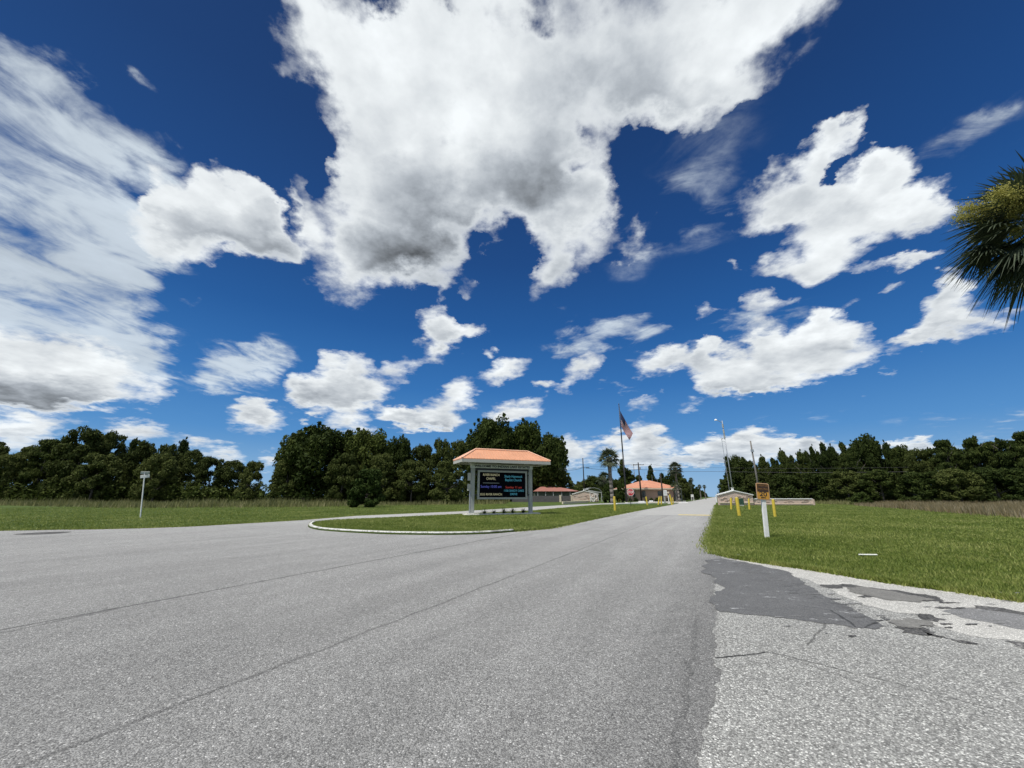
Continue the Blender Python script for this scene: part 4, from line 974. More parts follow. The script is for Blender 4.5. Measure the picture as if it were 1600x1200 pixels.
for a in [('RIVER RANCH',764,742.6,27,3.6,M_lcream),('CHAPEL',763.5,748.5,15.5,3.6,M_lcream),('Sunday 10:00 am',764,760.6,34,3.8,M_lblue),('3555 RIVER RANCH',764,772.6,36,3.2,M_lcream),
          ('Shady Hammock',801.5,744.4,31,3.8,M_lcyan),('Baptist Church',801.5,750.0,28,3.8,M_lcyan),('Sunday 11 am',802,761.4,28,3.4,M_lred),('1100 SHADY OAKS',802.3,766.8,34,3.3,M_lcyan),('DRIVE',802,772.2,12,3.2,M_lcyan)]: dline(*a)
k = ppm(SY); MB().box(((764-783)/k, -.086, sz(755)), (27/k, .01, .035)).build('divider_line', M_greypaint, disp)
# hip roof
ez = sz(720.2); rzt = sz(703.8); HX = (857-709)/2/k; RX = (826-736)/2/k; HD = 1.35
ovx = ((857+709)/2-783)/k
A = [(-HX,-HD,ez),(HX,-HD,ez),(HX,HD,ez),(-HX,HD,ez),(-RX,0,rzt),(RX,0,rzt)]
A = [(a+ovx, b_, c) for a, b_, c in A]; A2 = [(a, b_, c-.06) for a, b_, c in A]
rf = MB().add(A+A2, [(0,1,5,4),(2,3,4,5),(1,2,5),(3,0,4),(6,7,11,10),(8,9,10,11),(7,8,11),(9,6,10),(0,1,7,6),(1,2,8,7),(2,3,9,8),(3,0,6,9)]).build('roof', M_roof, sg)
rb = MB()
n = 30
for side in (-1, 1):
    for i in range(n+1):
        x = -HX+2*HX*i/n; inr = abs(x) <= RX; tt = 1 if inr else (HX-abs(x))/(HX-RX)
        rb.tube((x+ovx, side*HD, ez+.02), (x+ovx, side*HD*(1-tt), ez+(rzt-ez)*tt+.02), .017, None, 4)
for side in (-1, 1):
    for i in range(9):
        y = -HD+2*HD*i/8; tt = 1-abs(y)/HD; rb.tube((side*HX+ovx, y, ez+.02), (side*(HX-(HX-RX)*tt)+ovx, y, ez+(rzt-ez)*tt+.02), .017, None, 4)
rb.build('roof_seams', M_roof, rf)
M_cap = metal_roof('roof_ridge_cap', (.86,.50,.33))
cpm = MB().tube(Vector(A[4])+Vector((0,0,.02)), Vector(A[5])+Vector((0,0,.02)), .075, None, 8)
for i, j in ((0,4),(3,4),(1,5),(2,5)): cpm.tube(Vector(A[i])+Vector((0,0,.02)), Vector(A[j])+Vector((0,0,.02)), .065, None, 8)
cpm.build('ridge_cap', M_cap, rf)
fh = .24; fa = MB()
for s in (-1, 1):
    fa.box((ovx, s*(HD-.02), ez-.06-fh/2), (2*HX-.02, .05, fh)); fa.box((s*(HX-.035)+ovx, 0, ez-.06-fh/2), (.05, 2*HD-.1, fh))
M_greylight = simple('pale_grey_fascia', (.46,.46,.41), .7, .1, 4)
fa.build('fascia', M_greylight, rf)
MB().box((ovx, 0, ez-.10), (2*HX-.14, 2*HD-.14, .03)).build('soffit', M_greylight, rf)
for s in (-1, 1): MB().box((s*hw, 0, (zt+ez)/2-.02), (.2, 1.9, ez-zt-.16 if ez-zt > .3 else .12)).build('roof_beam', M_greypaint, sg)
for za, zb_, xx_ in ((sz(751.5), sz(740), 0), (sz(767), sz(756.8), 0)):
    bx_ = MB().bbox((-hw-pw/2-.13, .02, (za+zb_)/2), (.25, .22, zb_-za), .02).build('meter_box', M_greylight, sg)
MB().tube((-hw-pw/2-.07, -.08, 0), (-hw-pw/2-.07, -.08, sz(767)), .055, None, 8).build('conduit', M_galv, sg)
# slab and plants under it
c1, c2 = G(724, 806.6), G(847, 805.0); sm = (c1+c2)/2; a2 = math.atan2(c2.y-c1.y, c2.x-c1.x)
o = MB().bbox((0, 0, .085), ((c2-c1).length, .95, .17), .02).build('sign_slab', M_concrete, None, loc=(sc.x+.05, sc.y-.05, .0)); o.rotation_euler = (0, 0, ang); o.name = 'concrete_slab'
tag(o, 'low pale concrete slab with raised edge under the big roofed sign', 'slab')
for i, (px, h) in enumerate([(753.5,.62),(769,.5),(785,.72),(800,.72),(818,.65)]):
    k_ = ppm(SY); X = (px-783)/k_; rr = random.Random(i+9); q = []
    for j in range(46):
        a = rr.uniform(0, 6.28); el = rr.uniform(.35, 1.45); d = Vector((math.cos(a)*math.cos(el), math.sin(a)*math.cos(el), math.sin(el))); sd_ = d.cross(Vector((0,0,1))).normalized()
        blade_strip(q, Vector((rr.uniform(-.06,.06), rr.uniform(-.06,.06), 0)), d, sd_, h*rr.uniform(.7, 1.1), .045, .35)
    w_ = sc + Matrix.Rotation(ang, 3, 'Z') @ Vector((X, -.12, .17))
    o = np_mesh('spiky_plant', [tuple(v) for v in q], 4, M_oak); o.location = w_
    tag(o, '%s dark spiky plant from the left on the slab under the big sign' % ORD[i], 'plant', 'spiky plants under the big sign')
# ================================================================ STREET NAME SIGN
b0 = G(219.5, 808.5); t0 = P(226, 741, b0.y); t0.y = b0.y
ss = thing('street_name_sign', 'leaning white post with two crossed street name blades on the left verge', 'street sign', b0)
tp = t0-b0; MB().tube((0,0,-.1), tp, .042, .036, 10).build('post', M_white, ss)
k_ = ppm(b0.y); dirL = math.atan2(-b0.x, b0.y)
M_signgreen = simple('sign_green', (.09,.14,.13), .5, .15, 8)
def blade(name, cpx, cpy, wpx, hpx, rot, border, face, dz=0):
    c = P(cpx, cpy, b0.y) - b0; bl = MB().bbox((0,0,0), (wpx/k_, .02, hpx/k_), .006).build(name, border, ss); bl.location = c; bl.rotation_euler = (0, rot, math.atan2(b0.x, b0.y)*-1*0+R(-6))
    MB().box((0, -.014, 0), (wpx/k_-.05, .008, hpx/k_-.05)).build('blade_face', face, bl)
    return bl
bl = blade('name_blade', 226.8, 738.7, 15.5, 4.2, R(1), M_greylight, M_signgreen)
bb = MB()
for i in range(9): bb.box((-.26+i*.066, -.022, 0), (.035, .006, .055))
bb.build('worn_lettering', M_greypaint, bl)
bl2 = blade('name_blade', 226.6, 744.2, 9.5, 4.6, R(-9), M_white, M_white); bl2.rotation_euler = (0, R(-9), R(30)); bl2.scale = (1.15, 1, 1)
MB().box(tp+Vector((0, 0, .07)), (.09, .07, .16)).build('bracket', M_galv, ss)
# ================================================================ ADVISORY SPEED SIGN
b0 = G(1198.6, 840); Yb = b0.y; k_ = ppm(Yb); t0 = P(1192.5, 780, Yb); ax = (t0-b0).normalized()
sp_s = thing('speed_sign', 'orange and black caution 20 mph sign on a leaning white post', 'speed sign', b0)
L = (P(1190, 768, Yb)-b0).length
Mx = Matrix((Vector((ax.z, 0, -ax.x)), Vector((0, 1, 0)), Vector((ax.x, 0, ax.z)))).transposed()
pst = MB().box((0, 0, 0), (5.6/k_, .09, L+.2)).build('post', M_white, sp_s); pst.matrix_local = Matrix.Translation(ax*(L/2-.1)) @ Mx.to_4x4()
cc_ = P(1190.2, 767.8, Yb) - b0; w_, h_ = 20.2/k_, 25.2/k_
def rounded(w, h, r, n=6):
    p = []
    for sx_, sy_, a0_ in ((1,1,0),(-1,1,90),(-1,-1,180),(1,-1,270)):
        for i in range(n+1): a = R(a0_+90*i/n); p.append((sx_*(w/2-r)+r*math.cos(a), sy_*(h/2-r)+r*math.sin(a)))
    return p
M_orange = simple('faded_orange_sheeting', (.62,.31,.045), .5, .22, 9); M_brown = simple('dark_brown_sheeting', (.055,.026,.014), .5, .3, 8); M_dullor = simple('dull_orange_print', (.40,.20,.05), .5, .22, 9); M_rim = simple('sign_rim', (.50,.33,.22), .5, .3, 9)
def flat(parent, poly, y0, y1, name, mat):
    o = MB().prism(poly, y0, y1).build(name, mat, parent); return o
rotp = (Mx @ Matrix.Rotation(math.pi/2, 3, 'X')).to_euler()
pan = MB().prism(rounded(w_, h_, .06), 0, .012).build('sign_panel', M_rim, sp_s); pan.matrix_local = Matrix.Translation(cc_+Vector((0, -.06, 0))) @ (Mx @ Matrix.Rotation(math.pi/2, 3, 'X')).to_4x4()
MB().prism([(x, y) for x, y in rounded(w_-.05, h_-.05, .04)], .0125, .016).build('orange_field', M_orange, pan)
up = [(-w_/2+.035, -.02), (w_/2-.035, -.02), (w_/2-.035, h_/2-.07), (w_/2-.07, h_/2-.035), (-w_/2+.07, h_/2-.035), (-w_/2+.035, h_/2-.07)]
MB().prism(up, .0165, .019).build('dark_field', M_brown, pan)
def ptext(s, y, size, w, mat, z=.021, b_=-.001): text_mesh(s, size, mat, ext=.0015, width=w, parent=pan, loc=(0, y, z), rot=(0, 0, 0), bold=b_, name='lettering')
ptext('CAUTION', h_*.335, .075, w_*.70, M_dullor); ptext('DEER XING', h_*.14, .070, w_*.72, M_dullor); ptext('20', -h_*.17, .24, w_*.58, M_black, .018, .003); ptext('MPH', -h_*.38, .075, w_*.36, M_black, .018, .002)
# ================================================================ YELLOW BOLLARDS
def bollard(px, top, base, wpx, label, toppx=None, grp='yellow bollards left of the road'):
    g = G(px, base); k_ = ppm(g.y); tp_ = P(toppx, top, g.y)-g if toppx else Vector((0, 0, P(px, top, g.y).z))
    t_ = thing('bollard', label, 'bollard', g, 0, grp)
    r = wpx/2/k_; MB().tube((0,0,-.15), tp_*.97, r, r, 20).build('pipe', M_yellow, t_)
    MB().tube(tp_*.965, tp_*.99, r*1.0, r*.85, 20).tube(tp_*.985, tp_*1.0, r*.85, r*.35, 20).build('cap', M_yellow, t_)
Lg = 'yellow bollards on the grass left of the road'; Rg = 'yellow bollards on the lawn right of the road'
bollard(961.3, 775.6, 799.2, 3.6, 'thick yellow bollard nearest the big sign, beside the tallest palm trunk', None, Lg)
bollard(967, 776.2, 784.6, 2.0, 'small far yellow bollard at the left end of the yellow rail', None, Lg)
bollard(971.8, 775.6, 783.9, 1.6, 'small far yellow bollard at the right end of the yellow rail', None, Lg)
bollard(1011.8, 776.2, 790.0, 2.4, 'leaning yellow bollard in front of the gatehouse, left of the black pole', 1009.4, Lg)
bollard(1028.3, 776.2, 789.2, 2.2, 'left one of two close yellow bollards before the black pole', 1030.2, Lg)
bollard(1033.4, 775.8, 788.6, 2.0, 'right one of two close yellow bollards before the black pole', 1033.2, Lg)
bollard(1050.2, 772.8, 789.0, 2.4, 'taller strongly leaning yellow bollard at the roadside by the gatehouse corner', 1046.2, Lg)
bollard(1052.2, 777.2, 787.4, 1.6, 'short thin yellow bollard right behind the strongly leaning one', 1050.6, Lg)
bollard(1142.5, 777.8, 796.0, 2.9, 'yellow bollard nearest the right road edge, before the stone gable wall', 1142.0, Rg)
bollard(1155.4, 777.0, 806.3, 5.0, 'biggest leaning yellow bollard, before the green utility box', 1151.0, Rg)
bollard(1171.0, 779.0, 796.3, 2.7, 'yellow bollard between the big leaning one and the 20 mph sign', 1169.8, Rg)
bollard(1211.0, 779.8, 807.6, 4.2, 'yellow bollard just right of the 20 mph sign', 1207.6, Rg)
g1, g2 = G(967.2, 784.6), G(971.8, 783.9)
rt2 = thing('barrier_rail', 'low yellow wooden rail between the two small far bollards', 'barrier', g1)
MB().box(((g2-g1).x/2, (g2-g1).y/2-.12, .75), ((g2-g1).length, .06, .3), math.atan2((g2-g1).y, (g2-g1).x)).build('rail', M_yellow, rt2)
# ================================================================ FLAGPOLE AND FLAG
b0 = G(979.4, 786.8); Yf = b0.y; k_ = ppm(Yf); zt_ = P(967, 632, Yf).z
fp = thing('flagpole', 'tall dark flagpole before the gatehouse', 'flagpole', b0)
MB().tube((0,0,-.1), (0,0,zt_*.5), .20, .15, 10).tube((0,0,zt_*.5), (0,0,zt_), .15, .09, 10).build('pole', M_black, fp, True)
MB().tube((0,0,0), (0,0,.25), .42, .36, 14).build('base', M_concrete, fp)
MB().tube((0,0,zt_), (0,0,zt_+.1), .12, .12, 8).tube((0,0,zt_+.1), (0,0,zt_+.3), .12, .03, 8).build('finial', M_black, fp)
M_fred = simple('flag_red', (.25,.012,.02), .8, .1, 2); M_fwhite = simple('flag_white', (.40,.38,.38), .8, .05, 2); M_fblue = simple('flag_blue', (.010,.014,.06), .8, .1, 2)  # cloth colours darkened to carry the shade of a backlit flag
zA, zB = P(968, 641.5, Yf).z, P(970, 667, Yf).z; HO = zA-zB
fv, ff, fm = [], [], []; NS, NTt = 48, 39
def fpt(s, t_):   # s along the fly, t down the hoist
    dx = 2.6*s; drop = 6.0*s**.93; w = HO*(1-.60*s**.8)
    x = .16+dx - t_*.28*s*HO*.9; z = zA - drop*.93 - t_*w + (0 if s < .6 else 0)
    y = -.22*math.sin(s*7+t_*2.0)*s**.5 - .10*math.sin(t_*6+s*4)*s
    return (x, y, z)
for i in range(NS+1):
    for j in range(NTt+1): fv.append(fpt(i/NS, j/NTt))
for i in range(NS):
    for j in range(NTt):
        ff.append((i*(NTt+1)+j, (i+1)*(NTt+1)+j, (i+1)*(NTt+1)+j+1, i*(NTt+1)+j+1)); st = j//3
        fm.append(2 if (i < NS*.4 and st < 7) else (0 if st % 2 == 0 else 1))
fl = MB(); fl.v = fv; fl.f = ff; fl.mi = fm
for r_ in range(9):      # stars
    for c_ in range(6 if r_ % 2 == 0 else 5):
        s_c = .4*((c_+.5)/6 if r_ % 2 == 0 else (c_+1)/6); t_c = (7/13)*(r_+.5)/9.2
        for yo in (-.012, .012):
            pts_ = []
            for q in range(10):
                rad = .0075 if q % 2 == 0 else .003; a = q*math.pi/5; p = Vector(fpt(s_c+rad*math.cos(a)*.55, t_c+rad*math.sin(a)*1.6)); p.y += yo; pts_.append(p)
            fl.add(pts_, [tuple(range(10))], 1)
me = bpy.data.meshes.new('flag'); me.from_pydata([tuple(v) for v in fl.v], [], fl.f)
for q in (M_fred, M_fwhite, M_fblue): me.materials.append(q)
me.polygons.foreach_set('material_index', fl.mi); me.update()
fo = bpy.data.objects.new('flag', me); COL.objects.link(fo); fo.location = b0
tag(fo, 'drooping American flag with stars and stripes hanging from the tall flagpole', 'flag')
# ================================================================ STOP SIGN, WHITE SIGNS
def post_sign(name, label, cat, px, base, Yo=None): g = G(px, base); return thing(name, label, cat, g), g, ppm(g.y)
t_, g, k_ = post_sign('stop_sign', 'red octagonal stop sign on a thin dark post before the gatehouse', 'stop sign', 985.8, 792.6)
cz = P(985, 769.2, g.y).z; r = 5.5/k_; cxo = P(985.1, 769.2, g.y).x-g.x
MB().box((cxo*.3, 0.03, cz/2), (.07, .05, cz)).build('post', M_black, t_)
def ngon(r, n, a0): return [(r*math.cos(a0+2*math.pi*i/n), r*math.sin(a0+2*math.pi*i/n)) for i in range(n)]
pn = MB().prism(ngon(r/math.cos(math.pi/8), 8, math.pi/8), 0, .012).build('sign_panel', M_white, t_); pn.location = (cxo, -.02, cz); pn.rotation_euler = (math.pi/2, 0, 0)
MB().prism(ngon((r-.055)/math.cos(math.pi/8), 8, math.pi/8), .0125, .02).build('red_field', M_red, pn)
text_mesh('STOP', .52, M_white, ext=.002, width=r*1.62, parent=pn, loc=(0, 0, .024), rot=(0,0,0), bold=.008)
t_, g, k_ = post_sign('notice_sign', 'white rectangular notice board on a dark post before the black utility pole', 'sign', 1039.3, 787.0)
c = P(1039.4, 770.1, g.y)-g; MB().box((0, .05, (c.z)/2), (.32, .1, c.z)).build('post', M_greypaint, t_)
pn = MB().bbox(c+Vector((0, -.04, 0)), (5.5/k_, .05, 8.2/k_), .01).build('sign_panel', M_white, t_)
ln = MB()
for i, (zz, ww) in enumerate([(.38,.5),(.22,.6),(.02,.62),(-.16,.55),(-.30,.62)]): ln.box(c+Vector((0, -.07, zz*.9)), (ww*.9, .006, .06))
M_faint = simple('faint_grey_print', (.45,.45,.52), .7, .1, 6); ln.build('faded_print', M_faint, pn)
t_, g, k_ = post_sign('notice_sign', 'white pedestal sign with a dark round mark at the right road edge', 'sign', 1128.4, 789.0)
c = P(1128, 782.2, g.y)-g; MB().box((.0, .05, .35), (.14, .1, .7)).build('post', M_white, t_)
pn = MB().bbox((c.x, 0, c.z), (5.6/k_, .12, 8.8/k_), .02).build('sign_panel', M_white, t_)
ring = MB().prism(ngon(.17, 14, 0), 0, .012).build('dark_mark', M_greypaint, pn); ring.location = (c.x, -.063, c.z+.12); ring.rotation_euler = (math.pi/2, 0, 0)
MB().bbox((c.x+.02, 0, P(1128, 775.8, g.y).z), (3.4/k_, .3, 3.0/k_), .03).build('lamp_hood', M_black, t_)
t_, g, k_ = post_sign('notice_board', 'small white board on two legs beside the far driveway', 'sign', 1081.8, 779.6)
c = P(1081.8, 775.0, 130)-P(1081.8, 779.4, 130)
g = P(1081.8, 776, 150); g.z = 0; t_.location = g; k_ = ppm(150); zt2 = P(1081.8, 772.6, 150).z; zb2 = P(1081.8, 776.6, 150).z
MB().bbox((0, 0, (zt2+zb2)/2), (4.2/k_, .06, zt2-zb2), .01).build('sign_panel', M_white, t_)
for s in (-1, 1): MB().box((s*1.7/k_, .03, zb2/2), (.12, .1, zb2)).build('leg', M_white, t_)
# ================================================================ GATEHOUSE
g = G(1019, 783.4); Yg = g.y; k_ = ppm(Yg); gh = thing('gatehouse', 'low tan gatehouse with orange hipped roof beside the road', 'building', (P(1019, 776, Yg).x, Yg, 0), R(2))
def gx(px): return (px-1019)/k_
def gz(py): return P(1019, py, Yg).z
WX0, WX1 = gx(983), gx(1053.5); ez_ = gz(763.6); dp = 9.0
MB().box(((WX0+WX1)/2, dp/2, ez_/2), (WX1-WX0, dp, ez_)).build('wall', M_tan, gh)
ex0, ex1 = gx(973.6), gx(1062.6); e0_, e1_ = -1.6, dp+1.6; zr = gz(750.6)+.15; zed = gz(762.6); mid = (e0_+e1_)/2
V = [(ex0,e0_,zed),(ex1,e0_,zed),(ex1,e1_,zed),(ex0,e1_,zed),(gx(1013),mid,zr),(gx(1026),mid,zr)]
V2 = [(a, b_, c-.1) for a, b_, c in V]
rf = MB().add(V+V2, [(0,1,5,4),(2,3,4,5),(1,2,5),(3,0,4),(6,7,11,10),(8,9,10,11),(7,8,11),(9,6,10),(0,1,7,6),(1,2,8,7),(2,3,9,8),(3,0,6,9)]).build('roof', M_roof2, gh)
fa = MB()
for yy in (e0_, e1_): fa.box(((ex0+ex1)/2, yy, zed-.27), (ex1-ex0+.1, .06, .32))
for xx_ in (ex0, ex1): fa.box((xx_, mid, zed-.27), (.06, e1_-e0_-.08, .32))
fa.build('fascia', M_cream, rf)
MB().box(((ex0+ex1)/2, mid, zed-.32), (ex1-ex0-.1, e1_-e0_-.1, .04)).build('soffit', M_cream, rf)
rbm = MB(); nR = 34
for i in range(nR+1):
    x = ex0+(ex1-ex0)*i/nR; tl = (x-ex0)/(gx(1013)-ex0) if x < gx(1013) else ((ex1-x)/(ex1-gx(1026)) if x > gx(1026) else 1)
    rbm.tube((x, e0_, zed+.03), (x, e0_+(mid-e0_)*tl, zed+(zr-zed)*tl+.03), .03, None, 4)
rbm.build('roof_ribs', M_roof2, rf)
def window(px0, px1, py0, py1, frame=M_cream):
    wf = MB(); x0_, x1_, z0w, z1w = gx(px0), gx(px1), gz(py1), gz(py0); f = .09
    wf.box(((x0_+x1_)/2, -.04, z0w), (x1_-x0_+f, .1, f)).box(((x0_+x1_)/2, -.04, z1w), (x1_-x0_+f, .1, f)).box((x0_, -.04, (z0w+z1w)/2), (f, .097, z1w-z0w-f)).box((x1_, -.04, (z0w+z1w)/2), (f, .097, z1w-z0w-f)).box(((x0_+x1_)/2, -.035, (z0w+z1w)/2), (.05, .06, z1w-z0w-f))
    fo_ = wf.build('window', frame, gh); MB().box(((x0_+x1_)/2, -.012, (z0w+z1w)/2), (x1_-x0_-f*.5, .02, z1w-z0w-f*.5)).build('pane', M_glass, fo_)
M_greygreen = simple('grey_green_shutter', (.13,.15,.12), .7, .15, 5)
window(1003.5, 1008.8, 767, 777, M_greygreen); window(1028.5, 1034.5, 767.5, 774.5, M_greygreen); window(989, 992.5, 767.5, 776.5, M_greygreen)
MB().box((gx(1046.5), -.03, gz(776.5)*.5+.0), (4.2/k_, .08, gz(768.5)-.2)).build('door', M_black, gh)
for px in (1054.5, 1065): MB().box((gx(px), -.4, ez_/2-.1), (.32, .32, ez_-.2)).build('porch_column', M_greygreen, gh)
MB().box(((gx(1053.5)+gx(1065.4))/2, 2.4, ez_/2), (gx(1065.4)-gx(1053.5)-.4, .2, ez_-.3)).build('porch_back_wall', M_black, gh)  # coloured black for the darkness inside the porch opening
MB().box(((gx(1055.4)+gx(1064.2))/2, -.4, gz(771.7)), (gx(1064.2)-gx(1055.4), .12, .25)).box(((gx(1055.4)+gx(1064.2))/2, -.4, gz(780.2)), (gx(1064.2)-gx(1055.4), .14, .4)).build('porch_rail', M_galv, gh)
MB().box((gx(1060), 1.2, ez_-.1), (gx(1066)-gx(1053.6), 3.6, .15)).build('porch_roof', M_greygreen, gh)
MB().bbox((gx(995.6), -.2, gz(764.8)), (.22, .22, .45), .03).build('wall_lamp', M_white, gh)
for px, top in ((1018.3, 738), (1030.2, 742.5), (1038.4, 742)): MB().tube((gx(px), mid, zr-.9), (gx(px), mid, P(px, top, Yg+mid).z), .035, None, 5).build('roof_antenna', M_galv, rf)
# ================================================================ FAR RED ROOFED HOUSE ON THE LEFT
Yh = 121.0; k_ = ppm(Yh); hh = thing('bungalow', 'low house with faded red roof behind the dark wing wall', 'building', (P(868, 776, Yh).x, Yh, 0))
def hx(px): return (px-868)/k_
def hz_(py): return P(868, py, Yh).z
MB().box((hx(866), 3.5, hz_(768)/2), (hx(898)-hx(836), 7, hz_(768))).build('wall', M_greygreen, hh)
zE, zR = hz_(767.4), hz_(759.2); V = [(hx(834),-1.5,zE),(hx(904),-1.5,zE),(hx(904),8.5,zE),(hx(834),8.5,zE),(hx(848),3.5,zR),(hx(873),3.5,zR-.1)]
V2 = [(a, b_, c-.12) for a, b_, c in V]
rf = MB().add(V+V2, [(0,1,5,4),(2,3,4,5),(1,2,5),(3,0,4),(6,7,11,10),(8,9,10,11),(7,8,11),(9,6,10),(0,1,7,6),(1,2,8,7),(2,3,9,8),(3,0,6,9)]).build('roof', M_roof3, hh)
for px in (840, 852, 864, 877, 890): MB().box((hx(px), -1.2, zE/2-.06), (.2, .2, zE-.12)).build('porch_post', M_greypaint, hh)
# ================================================================ STONE WING WALLS OF THE GATE
def gable_wall(name, label, pxs, base, eave, peak, px_peak, grp=None, flip=1):
    g = G((pxs[0]+pxs[1])/2, base); Yw = g.y; k_ = ppm(Yw); c0 = P((pxs[0]+pxs[1])/2, 776, Yw).x
    t_ = thing(name, label, 'wall', (c0, Yw, 0)); X = lambda p: P(p, 776, Yw).x-c0
    x0_, x1_, xp = X(pxs[0]), X(pxs[1]), X(px_peak); ze, zp = P(px_peak, eave, Yw).z, P(px_peak, peak, Yw).z
    pr_ = [(x0_, 0), (x1_, 0), (x1_, ze), (xp, zp), (x0_, ze)]; d = .45
    vs = [(x, -d/2, z) for x, z in pr_]+[(x, d/2, z) for x, z in pr_]
    MB().add(vs, [(0,1,2,3,4),(9,8,7,6,5)]+[(i, (i+1)%5, 5+(i+1)%5, 5+i) for i in range(5)]).build('stone_wall', M_brick, t_)
    cpw = MB()
    for (xa, za), (xb, zb_) in (((x0_-.15, ze-.02), (xp, zp+.03)), ((xp, zp+.03), (x1_+.15, ze-.02))):
        dv_ = Vector((xb-xa, 0, zb_-za)); a_ = math.atan2(dv_.z, dv_.x); cpw.box(((xa+xb)/2, 0, (za+zb_)/2+.09), (dv_.length, d+.25, .16), M=Matrix.Rotation(-a_, 3, 'Y'))
    cpw.build('coping', M_white, t_)
    MB().bbox((xp, 0, zp+.35), (.32, .32, .42), .03).box((xp, 0, zp+.60), (.42, .42, .07)).build('finial', M_white, t_)
    ledge = MB().box(((x0_+x1_)/2, -d/2-.07, .42), (x1_-x0_-.1, .12, .12)); ledge.build('ledge', M_cream, t_)
    # projecting stones
    rr = random.Random(int(px_peak)); s_ = MB()
    for i in range(16):
        xx_ = rr.uniform(x0_+.4, x1_-.4); zz = rr.uniform(.7, ze*.92); s_.box((xx_, -d/2-.02, zz), (rr.uniform(.35, .8), .1, .09))
    s_.build('projecting_stones', M_brick, t_)
    return t_, X, Yw, ze, zp
tR, XR, YR, zeR, zpR = gable_wall('gate_wall', 'gabled pinkish stone gate wall with white coping right of the road', (1121.5, 1174.8), 789.4, 774.0, 767.6, 1146.3)
tL, XL, YL, zeL, zpL = gable_wall('gate_wall', 'gabled pinkish stone gate wall with white wheel ornament left of the road', (894.5, 934.5), 784.6, 772.6, 767.4, 912.8)
MB().box((XL(921.8), -.4, zeL*.62), (.16, .1, zeL*1.15)).build('white_post', M_white, tL)
def ring_mb(mb, c, r, th, n=16, sx_=1.0):
    for i in range(n):
        a, b_ = 2*math.pi*i/n, 2*math.pi*(i+1)/n; mb.tube((c[0]+r*sx_*math.cos(a), c[1], c[2]+r*math.sin(a)), (c[0]+r*sx_*math.cos(b_), c[1], c[2]+r*math.sin(b_)), th, None, 5)
wh = MB(); cxw = XL(926.2); ring_mb(wh, (cxw, -.38, .75), .55, .09)
for i in range(3): a = i*math.pi/3; wh.tube((cxw-.5*math.cos(a), -.38, .75-.5*math.sin(a)), (cxw+.5*math.cos(a), -.38, .75+.5*math.sin(a)), .04, None, 4)
ring_mb(wh, (XL(930.3), -.38, zeL*.68), .62, .08, 16, .6)
wh.tube((XL(922), -.38, 1.2), (XL(927), -.38, zeL*1.0), .07, None, 5).tube((XL(927.5), -.38, zeL*1.05), (XL(933.5), -.38, zeL*.9), .08, None, 5).tube((XL(933.8), -.38, zeL*.9), (XL(934.3), -.38, .5), .08, None, 5)
wh.build('wheel_ornament', M_white, tL)
# low wing wall running right from the gable
c0 = P(1221, 776, YR).x; t_ = thing('wing_wall', 'long low pinkish stone wall with white top right of the 20 mph sign', 'wall', (c0, YR+.2, 0)); xa, xb = P(1175.4, 776, YR+.2).x-c0, P(1266.8, 776, YR+.2).x-c0; zt2 = P(1220, 779.9, YR+.2).z
MB().box(((xa+xb)/2, 0, zt2/2), (xb-xa, .4, zt2)).build('stone_wall', M_brick, t_)
MB().bbox(((xa+xb)/2, 0, zt2+.06), (xb-xa+.1, .55, .12), .02).build('coping', M_white, t_)
MB().bbox((xb+.1, 0, (zt2-.02)/2), (.45, .56, zt2-.02), .02).build('end_pier', M_brick, t_)
s_ = MB(); rr = random.Random(4)
for i in range(22): s_.box((rr.uniform(xa+.4, xb-.4), -.21, rr.uniform(.15, zt2*.9)), (rr.uniform(.3, .9), .08, .08))
s_.build('projecting_stones', M_brick, t_)
MB().box(((xa+xb)/2, -.25, .2), (xb-xa-.3, .12, .1)).build('ledge', M_cream, t_)
# left wing wall, tree shade put into its dark colour, with white pier
Yd = YL+1.5; c0 = P(862, 776, Yd).x; t_ = thing('wing_wall', 'long low wall coloured dark for tree shade right of the big sign', 'wall', (c0, Yd, 0)); zt2 = P(862, 776.2, Yd).z+.25
xa, xb = P(800, 776, Yd).x-c0, P(893, 776, Yd).x-c0
M_shadegrey = simple('tree_shade_grey', (.10,.095,.095), .9, .2, 2)
MB().box(((xa+xb)/2, 0, zt2/2), (xb-xa, .35, zt2)).build('block_wall', M_shadegrey, t_)
for px in (875.3, 893.2):
    MB().bbox((P(px, 776, Yd).x-c0, -.1, zt2/2+.1), (.55, .62, zt2+.2), .02).build('pier', M_cream, t_)
g1, g2 = G(879, 787.8), G(918, 785.6)
o = MB().bbox((0, 0, .26), ((g2-g1).length, .3, .52), .03).build('low_barrier', M_cream, None, loc=((g1+g2)/2)); o.rotation_euler = (0, 0, math.atan2((g2-g1).y, (g2-g1).x)); tag(o, 'long low pale concrete barrier beside the exit lane before the left gate wall', 'barrier')
